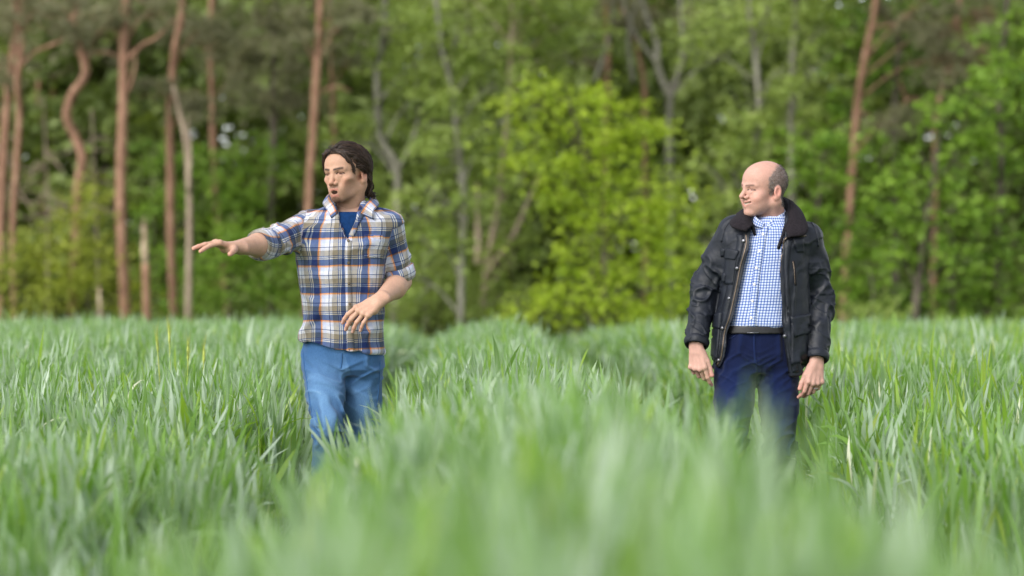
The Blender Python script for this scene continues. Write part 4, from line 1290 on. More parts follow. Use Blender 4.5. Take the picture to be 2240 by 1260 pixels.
# head
nk = hrot.T @ (neckA - hc)
Vh, Fh = sdf_mesh(head_prims('young', nk, .058), .0023)
Vh = smooth_mesh(Vh, Fh, 1, .35)
Ch = head_color(Vh, vnormals(Vh, Fh), 'young')
Vh = Vh @ hrot.T + hc
# arms and hands
f1 = V3(-.80, -.58, .16)
h1, nail1 = hand_prims(W1, f1, V3(0, 0, -1), -1, [(.40, .20, .12), (.30, .14, .08), (.28, .14, .08), (.30, .16, .1)], .02, (.85, .25, .30), 1.04)
f2 = V3(-.66, -.36, -.46)
h2, nail2 = hand_prims(W2, f2, V3(.28, .88, -.35), +1, [(.42, .45, .25), (.48, .45, .25), (.52, .45, .25), (.50, .40, .25)], .16, (.30, .5, .55), 1.0)
def forearm(E, W, q=1.0):
    m = E + .32 * (W - E)
    return [cap(E, m, .043 * q, .0465 * q, .02), cap(m, W, .0465 * q, .0265, .02)]
Va1, Fa1 = sdf_mesh(forearm(E1, W1) + h1, .0026)
Va2, Fa2 = sdf_mesh(forearm(E2, W2) + h2, .0026)
# trunk and limbs under the clothes
hipR, kneeR, ankR = V3(-.085, -.01, .90), P(718, 925, -.17), P(706, 1180, -.03)
hipL, kneeL, ankL = V3(.075, .01, .90), P(794, 985, .06), P(796, 1205, .24)
chest = P(765, 520, .0)
trunk = [cap(neckA, chest, .06, .085, .04), cap(chest, V3(-.01, 0, .95), .085, .085, .05), cap(neckA, S1, .045, .045, .04), cap(neckA, S2, .045, .045, .04),
         cap(S1, E1, .045, .04, .03), cap(S2, E2, .045, .04, .03), cap(V3(-.01, 0, .95), hipR, .085, .07, .04), cap(V3(-.01, 0, .95), hipL, .085, .07, .04),
         cap(hipR, kneeR, .07, .048), cap(kneeR, ankR, .048, .036), cap(hipL, kneeL, .07, .048), cap(kneeL, ankL, .048, .036)]
Vt, Ft = sdf_mesh(trunk, .011)
def skin_join(parts):
    Vs, Fs, Cs, n = [], [], [], 0
    for V, F, C in parts:
        Vs.append(V); Fs.append(F + n); Cs.append(C); n += len(V)
    return np.concatenate(Vs), np.concatenate(Fs), np.concatenate(Cs)
def hand_col(V, base, red, nails):
    C = np.tile(np.array([*base, 1.0]), (len(V), 1)); C[:, :3] *= (1 + .08 * fbm(V * 45, 2))[:, None]
    for p in nails:
        d = np.linalg.norm(V - p, axis=1)
        m = np.exp(-(d / .022) ** 2)[:, None] * .55; C[:, :3] = C[:, :3] * (1 - m) + np.array(red) * m
        m = (np.exp(-(d / .0065) ** 4)[:, None]) * .55; C[:, :3] = C[:, :3] * (1 - m) + np.array((.66, .46, .40)) * m
    return np.clip(C, 0, 1)
skA, rdA = (.50, .305, .22), (.58, .27, .20)
Vb, Fb, Cb = skin_join([(Vh, Fh, Ch), (Va1, Fa1, hand_col(Va1, skA, rdA, nail1)), (Va2, Fa2, hand_col(Va2, skA, rdA, nail2)), (Vt, Ft, flat_col(len(Vt), skA))])
bodyA = A_.add('body', Vb, Fb, m_skin, attrs={'Col': Cb})
tag(bodyA, 'bare head, neck, forearms and hands of the young man')

# --- plaid shirt
torsoA = [(.925, -.180, .164, -.128, .128), (.99, -.182, .162, -.130, .128), (1.076, -.179, .160, -.126, .122), (1.171, -.184, .164, -.124, .118),
          (1.267, -.190, .170, -.127, .115), (1.381, -.196, .184, -.130, .115), (1.457, -.184, .203, -.120, .112), (1.490, -.172, .203, -.106, .106),
          (1.515, -.150, .178, -.094, .099), (1.540, -.105, .138, -.084, .092), (1.562, -.065, .105, -.070, .085), (1.60, -.045, .085, -.06, .08)]
E1c = E1 + .30 * (W1 - E1); E2c = S2 + .90 * (E2 - S2)
hem = np.array([P(x, y)[[0, 2]] for x, y in ((640, 738), (658, 742), (700, 753), (740, 765), (790, 768), (835, 773), (860, 774))])
vl = np.array([P(x, y)[[2, 0]] for x, y in ((764, 524), (748, 485), (737, 455), (728, 430))]); vr = np.array([P(x, y)[[2, 0]] for x, y in ((765, 524), (776, 492), (789, 455), (800, 430))])
def vopen(X, Y, Z):
    z = np.clip(Z, vl[0, 0], vl[-1, 0])
    L_ = np.interp(z.ravel(), vl[:, 0], vl[:, 1]).reshape(Z.shape); R_ = np.interp(z.ravel(), vr[:, 0], vr[:, 1]).reshape(Z.shape)
    return np.maximum(np.maximum(L_ - X, X - R_), np.maximum(Y - .0, (vl[0, 0] - Z)) + 0 * X)
shirt_pr = [loft(torsoA, .01), cap(S1, E1, .071, .064, .04), cap(E1, E1c, .062, .056, .02), cap(S2, .5 * (S2 + E2), .074, .060, .04), cap(.5 * (S2 + E2), E2, .060, .056, .02),
            fnop(lambda X, Y, Z: Z - np.interp(X.ravel(), hem[:, 0], hem[:, 1]).reshape(X.shape) + 0 * Y),
            cap(neckA + V3(0, .0, .0), neckA + V3(.004, -.012, .14), .064, .074, .004, 'sub'), fnop(vopen),
            cut(E1c, E1c - E1, .10), cut(E2c, E2 - S2, .11)]
Vs, Fs = sdf_mesh(shirt_pr, .0045)
Vs = smooth_mesh(Vs, Fs, 1, .4)
Ns = vnormals(Vs, Fs)
T1, A1, D1 = polyline_coords(Vs, [S1, E1, E1c]); T2, A2, D2 = polyline_coords(Vs, [S2, .5 * (S2 + E2), E2c])
arm1 = (D1 < .088) & (Vs[:, 0] < -.165 + .10 * (Vs[:, 2] - 1.42) ) & (T1 > .012)
arm2 = (D2 < .085) & (Vs[:, 0] > .182 - .10 * np.clip(1.45 - Vs[:, 2], 0, .2) - .20 * np.clip(Vs[:, 2] - 1.45, 0, .2)) & (T2 > .0)
arm2 |= (D2 < .066) & (T2 > .10) & (Vs[:, 0] > .172)
tor = ~(arm1 | arm2)
d = np.zeros(len(Vs))
lowz = 1 - sstep(1.05, 1.30, Vs[:, 2])
d += tor * wrinkle(Vs, Ns, .0125, 7.5, (.18, 0, 1), 1, .6, 3.5) * (.45 + .9 * lowz)
d += tor * wrinkle(Vs, Ns, .0080, 11, (.9, 0, .45), 4, .5, 4.0) * (.4 + .6 * sstep(1.2, 1.45, Vs[:, 2]))
d += tor * .007 * np.sin(Vs[:, 0] * 46 + 2.2 * vnoise(Vs * 5)) * sstep(1.02, .93, Vs[:, 2]) if False else 0
d += tor * .009 * np.exp(-((Vs[:, 2] - 1.06) / .08) ** 2) * vnoise(np.stack([Vs[:, 0] * 13, Vs[:, 1] * 6, Vs[:, 2] * 5], 1))
ringw = lambda T, A, f, s: 1.35 * np.exp(-(vnoise(np.stack([T * f + .9 * np.cos(A + s), np.cos(A) * .9, np.sin(A) * .9 + s], 1)) / .17) ** 2) - .45 + .35 * vnoise(np.stack([T * f * .5, np.cos(A) * 1.1 + s, np.sin(A) * 1.1], 1))
d += arm1 * .007 * ringw(T1, A1, 24, 2.) * sstep(.04, .14, T1)
d += arm2 * .006 * ringw(T2, A2, 20, 7.) * sstep(.02, .16, T2)
Vs = Vs + Ns * d[:, None]
ua = torus_arc(Vs[:, 0] + .01, Vs[:, 1], .186, .125)
off_c = float(P(763, 600)[0]) + .01
# warp phase: an orange stripe at x=705 px left and x=809 px right of the placket
u_t = np.where(ua < off_c, ua - float(P(705, 600)[0]) - .01, ua - float(P(809, 600)[0]) - .01) + .23 * .119
v_t = -(Vs[:, 2] - float(P(705, 521)[2])) + .23 * .114 + .016 * (Vs[:, 0] - .0)
wv_ = .4 + .6 * (1 - sstep(1.1, 1.4, Vs[:, 2]))
u_t = u_t + .002 * vnoise(Vs * 16) + .011 * wv_ * vnoise(Vs * np.array([8, 6, 6.]) + 3); v_t = v_t + .002 * vnoise(Vs * 16 + 9) + .008 * wv_ * vnoise(Vs * np.array([9, 6, 5.]) + 40)
cloth = np.stack([u_t, v_t, np.zeros(len(Vs))], 1)
cloth[arm1] = np.stack([A1 * .062 + .03, T1 + .05, T1 * 0], 1)[arm1]
cloth[arm2] = np.stack([A2 * .060 + .045, T2 + .035, T2 * 0], 1)[arm2]
shirt = A_.add('plaid_shirt', Vs, Fs, m_plaid, attrs={'cloth': cloth})
tag(shirt, 'plaid shirt with white, navy, tan and orange stripes and rolled sleeves')
surfA = Surface(Vs, Fs, A_.o, A_.Y0)
# cuffs
for (Ec, Dv, r, nm) in ((E1c, E1c - E1, .053, 0), (E2c, E2 - S2, .053, 3)):
    dv = nrm(Dv)
    V_, F_, TA = ring_tube(Ec - dv * .040, Ec + dv * .014, (.046, .047), (.0665 if nm == 0 else .063, .0600 if nm == 0 else .0595), seed=nm)
    TA[:, 0] += .02; TA[:, 1] = TA[:, 1] * 1 + .035
    A_.add('rolled_cuff', V_, F_, m_plaid, shirt, attrs={'cloth': TA})
# collar
fold = [P(740, 467, -.090), P(731, 447, -.068), P(724, 430, .005), P(735, 412, .075), P(768, 408, .10), P(800, 414, .075), P(809, 432, .01), P(799, 447, -.058), P(786, 466, -.090)]
outr = [P(724, 477, -.106), P(716, 460, -.086), P(707, 444, .01), P(722, 432, .105), P(768, 430, .135), P(815, 434, .10), P(828, 448, .01), P(817, 462, -.082), P(818, 479, -.104)]
P0, N0, th = collar_strip(fold, outr, bulge=.004)
Vc, Fc = grid_patch((P0, N0), th)
nu, nv = P0.shape[:2]; uu = np.linspace(0, .44, nu)[:, None] + np.zeros((1, nv)); vv = np.linspace(0, .05, nv)[None] + np.zeros((nu, 1))
cu = np.stack([vv + .022, uu + .01, 0 * uu], 2).reshape(-1, 3)
A_.add('collar', Vc, Fc, m_plaid, shirt, attrs={'cloth': np.concatenate([cu, cu])})
# open stand of the collar on the right side of the V
def cloth_patch(pers, surf, quad, nu, nv, thick, mat, name, parent, uo=0., vo=0., swap=False):
    P0, N0 = px_patch(surf, quad, nu, nv)
    V_, F_ = grid_patch((P0, N0), thick)
    c = np.stack([V_[:, 0] + uo, -V_[:, 2] + vo, 0 * V_[:, 0]], 1)
    return pers.add(name, V_, F_, mat, parent, attrs={'cloth': c})
V_, F_ = px_strip(surfA, [(763, 526), (761, 560), (762, 620), (764, 680), (766, 730), (768, 764)], 14, 60, .0028)
A_.add('placket', V_, F_, m_plaid, shirt, attrs={'cloth': np.stack([V_[:, 0] * .55 + .068, -V_[:, 2] + float(P(705, 521)[2]) + .23 * .114, 0 * V_[:, 0]], 1)})
V_, F_ = px_strip(surfA, [(749, 488), (754, 502), (760, 520)], 11, 14, .003)
A_.add('placket', V_, F_, m_plaid, shirt, attrs={'cloth': np.stack([V_[:, 0] * .4 + .068, -V_[:, 2], 0 * V_[:, 0]], 1)})
V_, F_ = px_strip(surfA, [(792, 470), (780, 492), (769, 516)], 9, 14, .004)
A_.add('placket', V_, F_, m_plaid, shirt, attrs={'cloth': np.stack([V_[:, 0] + .055, -V_[:, 2], 0 * V_[:, 0]], 1)})
for bx, by in ((750, 492), (762, 527), (762, 575), (763, 620), (765, 665), (767, 709)):
    l, n_ = surfA.hit(bx, by)
    if l is not None:
        V_, F_ = disc(l + n_ * .003, n_, .0062, .003); A_.add('button', V_, F_, m_btn, shirt)
# chest pocket
V_, F_ = grid_patch(px_patch(surfA, [(797, 512), (838, 514), (836, 566), (797, 563)], 14, 12), .0022)
near_ = [int(np.argmin(((Vs - v) ** 2).sum(1))) for v in V_]
A_.add('chest_pocket', V_, F_, m_plaid, shirt, attrs={'cloth': cloth[near_] + np.array([.004, .003, 0])})
# t-shirt
tee = [loft([(1.20, -.15, .14, -.105, .09), (1.40, -.15, .15, -.104, .09), (1.47, -.12, .15, -.094, .085), (1.505, -.08, .13, -.086, .08), (1.520, -.05, .11, -.080, .075), (float(P(768, 463, -.08)[2]), -.035, .095, -.073, .07)], .01)]
Vq, Fq = sdf_mesh(tee, .005)
A_.add('t_shirt', smooth_mesh(Vq, Fq, 2), Fq, m_tee)
# --- jeans
def jeans(pers, pelvis, legs, mat, seed, amp):
    pr = [loft(pelvis, .02, n=2.3)]
    for hip, knee, ank, rh, rk, ra in legs:
        mid = .5 * (hip + knee)
        pr += [cap(hip, mid, rh, .5 * (rh + rk) + .004, .025), cap(mid, knee, .5 * (rh + rk) + .004, rk, .02), cap(knee, ank, rk * .98, ra, .018)]
    V, F = sdf_mesh(pr, .0055)
    V = smooth_mesh(V, F, 1, .4); N = vnormals(V, F)
    d = np.zeros(len(V)); fade = np.zeros(len(V)); best = np.full(len(V), 1e9)
    for hip, knee, ank, rh, rk, ra in legs:
        T, A, D = polyline_coords(V, [hip, knee, ank]); Lk = np.linalg.norm(knee - hip)
        m = D < best; best[m] = D[m]
        kf = np.exp(-((T - Lk) / .10) ** 2); cf = np.exp(-(T / .09) ** 2)
        rg = 1.3 * np.exp(-(vnoise(np.stack([T * 24 + 1.1 * np.cos(A + seed), np.cos(A) * 1.0 + seed, np.sin(A) * 1.0], 1)) / .18) ** 2) - .4
        dd = amp * (.22 + 1.25 * kf + .6 * cf) * rg * (T > -.02) + amp * .35 * wrinkle(V, N, 1, 9, knee - hip, seed + 3)
        d[m] = dd[m]
        fr = np.clip(-N[:, 1], 0, 1)
        fd = fr * np.exp(-((T - Lk * .55) / (Lk * .40)) ** 2) * .42 + .35 * kf * np.clip(rg, 0, 1) * fr + .12 * np.clip(rg, 0, 1)
        fade[m] = fd[m]
    # whisker creases across the front of the hips
    hp = np.exp(-((V[:, 2] - .86) / .07) ** 2) * np.clip(-N[:, 1], 0, 1)
    d += amp * .9 * hp * (1.3 * np.exp(-(vnoise(np.stack([V[:, 2] * 34 - np.abs(V[:, 0]) * 16, V[:, 0] * 5, V[:, 0] * 0 + seed], 1)) / .2) ** 2) - .4)
    V = V + N * d[:, None]
    return pers.add('jeans', V, F, mat, attrs={'fade': fade}), V, F
pelvA = [(1.0, -.160, .150, -.105, .115), (.93, -.172, .158, -.112, .128), (.87, -.176, .160, -.112, .130), (.845, -.16, .145, -.09, .11)]
jA, VjA, FjA = jeans(A_, pelvA, [(hipR, kneeR, ankR, .088, .064, .056), (hipL, kneeL, ankL, .086, .068, .056)], m_jeans_light, 3, .0075)
tag(jA, 'washed light blue jeans')
surfJA = Surface(VjA, FjA, A_.o, A_.Y0)
for ln, w_ in (([(748, 772), (747, 790), (745, 806)], 4), ([(662, 770), (668, 820), (676, 870), (684, 920)], 3), ([(832, 790), (830, 840), (825, 890)], 3)):
    V_, F_ = px_strip(surfJA, ln, w_, 18, .002); A_.add('seam', V_, F_, m_jeans_light, jA, attrs={'fade': np.full(len(V_), .0)})
def boots(pers, anks):
    for a in anks:
        z0 = 0.012 - min(0, 0)
        pr = [cap(a + V3(0, .01, 0), V3(a[0], a[1] + .015, .07), .052, .05, .02), cap(V3(a[0], a[1] + .02, .052), V3(a[0] - .01, a[1] - .15, .045), .045, .04, .02), ell(V3(a[0] - .005, a[1] - .06, .012), (.045, .13, .016), .01)]
        V, F = sdf_mesh(pr, .008); pers.add('boot', V, F, m_boot)
boots(A_, [ankR * V3(1, 1, 0) + V3(0, 0, .14), ankL * V3(1, 1, 0) + V3(0, 0, .14)])

# --- hair of the young man: a dark under-mass and many combed locks
def hair_young():
    c0 = H(0, -.014, .031); r0 = V3(.0775, .099, .080)
    base = [ell(H(0, -.022, .038), (.0875, .104, .089), .01), ell(H(0, -.070, -.015), (.066, .040, .070), .03), ell(H(0, -.060, -.075), (.050, .030, .040), .03),
            ell(H(0, .085, -.005), (.064, .062, .074), .012, 'sub'), ell(H(.088, .006, -.03), (.035, .034, .052), .008, 'sub'), ell(H(-.088, .006, -.03), (.035, .034, .052), .008, 'sub'),
            ell(H(0, .03, -.10), (.09, .075, .08), .01, 'sub')]
    V, F = sdf_mesh(base, .0035)
    V = smooth_mesh(V, F, 2); N = vnormals(V, F)
    V = V + N * (.003 * wrinkle(V, N, 1, 60, (0, 1, .3), 2, .3, 5))[:, None]
    Vs_, Fs_, Cs_ = [V], [np.concatenate([F[:, [0, 1, 2]], F[:, [0, 2, 3]]])], [flat_col(len(V), (.016, .010, .008))]
    n0 = len(V)
    g = np.random.default_rng(3)
    part = -.018
    cnt = 0
    while cnt < 2300:
        u = g.normal(0, 1, 3); u /= np.linalg.norm(u)
        x, f, z = u[0], u[1], u[2]
        p = c0 + V3(u[0], -u[1], u[2]) * r0
        ff, zz = -p[1], p[2]
        # hairline: high on the forehead, temples, above the ears, nape
        line = np.interp(ff, [-.12, -.06, -.01, .03, .045, .062, .078, .09], [-.085, -.06, .012, .018, .045, .066, .082, .095])
        if zz < line: continue
        cnt += 1
        front = sstep(.0, .07, ff)
        sgn = 1.0 if p[0] > part + g.normal(0, .006) else -1.0
        L = g.uniform(.09, .15) if zz > .03 else g.uniform(.05, .09)
        if ff < -.03 and zz < .03: L = g.uniform(.06, .10)
        nst = 9
        pts = [p.copy()]; lift = g.uniform(.008, .019) + .012 * front * (1 - .4 * abs(u[0]))
        q = p.copy()
        curl = .45 * float(vnoise(np.array([p * 26 + 5]))[0]) + g.normal(0, .07)
        for k in range(1, nst):
            t = k / (nst - 1)
            n_ = nrm((q - c0) / r0 ** 2)
            want = V3(sgn * (1.05 - .45 * t) * (.45 + .9 * front * (1 - t) + .35), .75 + .45 * front, .55 * front * (1 - 2.4 * t) - .35 - 1.3 * t)
            want = want + curl * V3(math.sin(6 * t), math.cos(5 * t), .3 * math.sin(4 * t))
            tg = want - n_ * (want @ n_); tg = nrm(tg)
            q = q + tg * L / nst
            # hold the lock above the skull
            rel = (q - c0) / r0; rl = np.linalg.norm(rel)
            off = lift * math.sin(math.pi * min(1, t * .8 + .12)) + .004 + .010 * t * (q[2] < -.02)
            if q[2] > -.02: q = c0 + rel / rl * r0 + n_ * off
            pts.append(q.copy())
        pth = np.array(pts)
        if ((-pth[:, 1] > .05) & (pth[:, 2] < .028) & (np.abs(pth[:, 0]) < .052)).any(): continue
        if ((np.abs(pth[:, 0]) > .055) & (pth[:, 2] < -.045) & (-pth[:, 1] > -.03)).any(): continue
        w = g.uniform(.0010, .0021)
        V_, F_, C_ = tube(pth, w * np.interp(np.linspace(0, 1, nst), [0, .2, .7, 1], [.8, 1, .8, .12]), 3)
        Fq_ = np.concatenate([F_[:, [0, 1, 2]], F_[:, [0, 2, 3]], C_])
        col = np.array((.020, .012, .009)) * (1 - (m := g.random() ** 2)) + np.array((.080, .046, .030)) * m
        Vs_.append(V_); Fs_.append(Fq_ + n0); Cs_.append(flat_col(len(V_), col)); n0 += len(V_)
    # loose strands over the temple, above the ear and at the nape
    def lock(pts, w, col=None):
        nonlocal n0
        for rr_ in range(3):
            lock1([tuple(np.array(q) + g.normal(0, .0022, 3) + (0 if i else 0)) for i, q in enumerate(pts)], w * .45)
    def lock1(pts, w):
        nonlocal n0
        m_ = g.random() ** 2; col = np.array((.020, .012, .009)) * (1 - m_) + np.array((.075, .043, .028)) * m_
        pth = spline([H(*q) for q in pts], 12)
        V_, F_, C_ = tube(pth, w * np.interp(np.linspace(0, 1, 12), [0, .3, .75, 1], [.7, 1, .8, .1]), 4)
        Vs_.append(V_); Fs_.append(np.concatenate([F_[:, [0, 1, 2]], F_[:, [0, 2, 3]], C_]) + n0); Cs_.append(flat_col(len(V_), col)); n0 += len(V_)
    for k in range(16):
        j = lambda s=.004: g.normal(0, s)
        lock([(.012 + j(.008), .082 + j(), .092 + j()), (.040 + j(), .080 + j(), .085 + j()), (.062 + j(), .060 + j(), .052 + j(.006)), (.068 + j(), .046 + j(.006), .020 + j(.008)), (.066 + j(), .045 + j(.008), -.004 + j(.01))], g.uniform(.003, .005))
    for k in range(34):
        j = lambda s=.004: g.normal(0, s)
        lock([(.030 + j(.008), .068 + j(.008), .094 + j()), (.058 + j(), .052 + j(.008), .080 + j()), (.076 + j(), .030 + j(.008), .052 + j(.008)), (.082 + j(.003), .012 + j(.008), .024 + j(.008)), (.080 + j(.003), -.004 + j(.008), .006 + j(.008))], g.uniform(.003, .005))
    for k in range(12):
        j = lambda s=.004: g.normal(0, s)
        lock([(-.020 + j(.006), .080 + j(), .092 + j()), (-.048 + j(), .076 + j(), .080 + j()), (-.070 + j(), .048 + j(), .045 + j(.006)), (-.080 + j(), .028 + j(.006), .012 + j(.01)), (-.078 + j(), .022, -.010 + j(.01))], g.uniform(.003, .005))
    for k in range(40):
        j = lambda s=.005: g.normal(0, s)
        sx = g.choice([-1, 1])
        lock([(sx * .040 + j(), .035 + j(.012), .098 + j()), (sx * .066 + j(), .022 + j(.01), .075 + j()), (sx * .080 + j(), .008 + j(.01), .042 + j(.006)), (sx * .084 + j(.003), -.006 + j(.008), .020 + j(.006)), (sx * .083 + j(.003), -.022 + j(.008), .008 + j(.008))], g.uniform(.003, .005))
    for k in range(30):
        j = lambda s=.005: g.normal(0, s)
        sx = g.choice([-1, 1])
        lock([(sx * .070 + j(), -.030 + j(), .012 + j(.01)), (sx * .080 + j(), -.050 + j(), -.025 + j(.01)), (sx * .070 + j(.008), -.066 + j(), -.062 + j(.01)), (sx * .066 + j(.01), -.074 + j(.01), -.098 + j(.012)), (sx * .074 + j(.012), -.086 + j(.012), -.112 + j(.012))], g.uniform(.003, .0055))
    for k in range(26):
        j = lambda s=.006: g.normal(0, s)
        x0 = g.uniform(-.05, .05)
        lock([(x0, -.098 + j(), .02 + j(.01)), (x0 * 1.05, -.108 + j(), -.03 + j(.01)), (x0 + j(), -.100 + j(), -.075 + j(.01)), (x0 + j(.01), -.100 + j(.008), -.105 + j(.012))], g.uniform(.0035, .006))
    V = np.concatenate(Vs_) @ hrot.T + hc
    o = A_.add('hair', V, np.concatenate(Fs_), m_hair, attrs={'Col': np.concatenate(Cs_)})
    tag(o, 'dark brown wavy hair swept back over the ears')
hair_young()

# ================================================================ the man in the waxed jacket
B_ = Person('balding man in open dark waxed jacket, blue checked shirt and indigo jeans', 1655, 10.68)
P = B_.P
S3, E3, W3 = P(1606, 508, .02), P(1540, 632, .05), P(1523, 755, -.07)
S4, E4, W4 = P(1763, 522, .02), P(1794, 650, .05), P(1786, 786, -.08)
neckB = P(1690, 488, .035)
hc2, hrot2 = P(1671, 413, -.02), rotz(-R(60)) @ rotx(R(2)) @ roty(R(4))
hs2 = 1.03
nk2 = hrot2.T @ (neckB - hc2) / hs2
Vh, Fh = sdf_mesh(head_prims('older', nk2, .062), .0023)
Vh = smooth_mesh(Vh, Fh, 1, .35)
Nh = vnormals(Vh, Fh)
Ch = head_color(Vh, Nh, 'older')
# close-cropped hair on the sides and back
f_, x_, z_ = -Vh[:, 1], np.abs(Vh[:, 0]), Vh[:, 2]
fr_edge = np.interp(z_, [-.05, -.03, -.01, .02, .05, .075, .10, .13], [.008, .018, .020, .032, .028, .008, -.030, -.065])
low_edge = np.interp(f_, [-.12, -.06, -.03, -.012, 0, .02], [-.085, -.075, -.045, .018, -.030, -.030])
fw = .008 + .030 * sstep(.04, .10, z_)
hm = sstep(-.006, 1, (fr_edge - f_ + .3 * fw + .006 * vnoise(Vh * 120)) / fw) * sstep(-.006, .008, z_ - low_edge) * sstep(-.02, .03, x_ - .012 - .03 * sstep(.08, .11, z_) + .05 * sstep(.03, .09, -f_))
ear = (x_ > .0765) & (f_ > -.038) & (f_ < .008) & (z_ < .024) & (z_ > -.05)
hm = np.where(ear, 0, hm) * (z_ > -.09)
hcol = np.array((.090, .070, .062))
grey = np.array((.26, .235, .22))
gm = np.clip(.5 + .6 * vnoise(Vh * 260), 0, 1) * np.clip(.45 + .5 * sstep(-.06, .02, f_), 0, 1)
hc_ = hcol * (1 - gm[:, None]) + grey * gm[:, None]
a_h = (hm * .80)[:, None]
Ch[:, :3] = Ch[:, :3] * (1 - a_h) + hc_ * a_h
HV, HN, HM = Vh.copy(), Nh, hm
Vh2 = (Vh * hs2) @ hrot2.T + hc2
f3 = V3(.06, -.22, -1.0)
h3, nail3 = hand_prims(W3 + V3(0, -.005, -.012), f3, V3(.45, .85, -.2), -1, [(.35, .45, .3), (.75, .75, .4), (.85, .85, .4), (.9, .9, .4)], .05, (.24, .55, .12), 1.02)
f4 = V3(-.12, -.25, -1.0)
h4, nail4 = hand_prims(W4 + V3(0, -.005, -.012), f4, V3(-.40, .88, -.2), +1, [(.50, .50, .3), (.65, .7, .4), (.7, .8, .4), (.75, .8, .4)], .05, (.26, .5, .12), 1.04)
Va3, Fa3 = sdf_mesh(forearm(E3, W3, .75) + h3, .0026)
Va4, Fa4 = sdf_mesh(forearm(E4, W4, .75) + h4, .0026)
hipR, kneeR, ankR = V3(-.088, 0, .885), P(1600, 965, -.12), P(1612, 1150, .02)
hipL, kneeL, ankL = V3(.092, 0, .885), P(1706, 985, -.02), P(1712, 1160, .12)
chest = P(1685, 540, .0)
trunk = [cap(neckB, chest, .06, .09, .04), cap(chest, V3(0, 0, .95), .09, .09, .05), cap(neckB, S3, .045, .045, .04), cap(neckB, S4, .045, .045, .04),
         cap(S3, E3, .045, .04, .03), cap(S4, E4, .045, .04, .03), cap(V3(0, 0, .95), hipR, .085, .07, .04), cap(V3(0, 0, .95), hipL, .085, .07, .04),
         cap(hipR, kneeR, .07, .048), cap(kneeR, ankR, .048, .036), cap(hipL, kneeL, .07, .048), cap(kneeL, ankL, .048, .036)]
Vt, Ft = sdf_mesh(trunk, .011)
skB, rdB = (.49, .29, .235), (.60, .26, .21)
Vb, Fb, Cb = skin_join([(Vh2, Fh, Ch), (Va3, Fa3, hand_col(Va3, skB, rdB, nail3)), (Va4, Fa4, hand_col(Va4, skB, rdB, nail4)), (Vt, Ft, flat_col(len(Vt), skB))])
tag(B_.add('body', Vb, Fb, m_skin, attrs={'Col': Cb}), 'bald-topped head, neck and hands of the older man')
# cropped bristles
def bristles():
    g = np.random.default_rng(9)
    cand = np.flatnonzero(HM > .05)
    s = g.choice(cand, 6000, p=HM[cand] / HM[cand].sum())
    p = HV[s] + g.normal(0, .0012, (len(s), 3)); n_ = HN[s]
    d = n_ + V3(0, .55, -.75) + g.normal(0, .3, (len(s), 3)); d /= np.linalg.norm(d, axis=1)[:, None]
    w = np.cross(d, g.normal(0, 1, d.shape)); w /= np.linalg.norm(w, axis=1)[:, None]
    L = g.uniform(.004, .008, (len(s), 1))
    V = np.stack([p - w * .0006, p + w * .0006, p + d * L], 1).reshape(-1, 3)
    F = np.arange(len(V)).reshape(-1, 3)
    m = g.random(len(s))[:, None] ** 1.5 * np.clip(.5 + 8 * (HV[s][:, 1:2] * -1 + .05), .3, 1)
    C = np.array((.055, .040, .034)) * (1 - m) + np.array((.36, .33, .31)) * m
    C = np.repeat(np.concatenate([C, np.ones((len(s), 1))], 1), 3, 0)
    V = (V * hs2) @ hrot2.T + hc2
    tag(B_.add('hair', V, F, m_hair, attrs={'Col': C}), 'close-cropped greying brown hair on sides and back')
bristles()

# --- checked shirt
inner = [(1.030, -.130, .155, -.118, .112), (1.045, -.134, .160, -.130, .115), (1.10, -.128, .165, -.130, .115), (1.21, -.115, .183, -.128, .115), (1.351, -.100, .202, -.120, .113),
         (1.432, -.085, .210, -.105, .11), (1.475, -.05, .180, -.092, .105), (1.500, -.012, .150, -.078, .10), (1.525, .008, .132, -.066, .095)]
neckcut = cap(neckB, neckB + V3(-.015, -.03, .12), .061, .066, .004, 'sub')
Vs, Fs = sdf_mesh([loft(inner, .01), neckcut], .0045)
Vs = smooth_mesh(Vs, Fs, 1, .4); Ns = vnormals(Vs, Fs)
low = 1 - sstep(1.0, 1.22, Vs[:, 2])
d = wrinkle(Vs, Ns, .004, 10, (1, 0, .25), 8, .6, 4) * (.35 + 1.3 * low) + wrinkle(Vs, Ns, .003, 9, (.2, 0, 1), 12, .5, 4) * .8
Vs = Vs + Ns * d[:, None]
ua = torus_arc(Vs[:, 0] - .03, Vs[:, 1], .15, .12)
lean = .12 * (Vs[:, 2] - 1.0)
cloth = np.stack([ua - lean + .002 * vnoise(Vs * 14), -Vs[:, 2] + .0025 * vnoise(Vs * 12 + 4) + .006 * low * vnoise(Vs * 9), 0 * ua], 1)
cshirt = B_.add('checked_shirt', Vs, Fs, m_check, attrs={'cloth': cloth}); tag(cshirt, 'white shirt with fine blue check tucked into the jeans')
surfS = Surface(Vs, Fs, B_.o, B_.Y0)
fold = [P(1672, 489, -.082), P(1658, 479, -.072), P(1652, 468, -.03), P(1664, 458, .06), P(1690, 453, .10), P(1712, 457, .06), P(1714, 464, .0), P(1700, 474, -.05), P(1680, 488, -.082)]
outr = [P(1668, 500, -.092), P(1652, 494, -.080), P(1646, 484, -.03), P(1658, 475, .08), P(1692, 472, .115), P(1718, 474, .07), P(1722, 480, .0), P(1706, 488, -.06), P(1684, 500, -.092)]
P0, N0, th = collar_strip(fold, outr, bulge=.003)
Vc, Fc = grid_patch((P0, N0), th); nu, nv = P0.shape[:2]
cu = np.stack([np.linspace(0, .36, nu)[:, None] + np.zeros((1, nv)), np.linspace(0, .035, nv)[None] + np.zeros((nu, 1)), np.zeros((nu, nv))], 2).reshape(-1, 3)
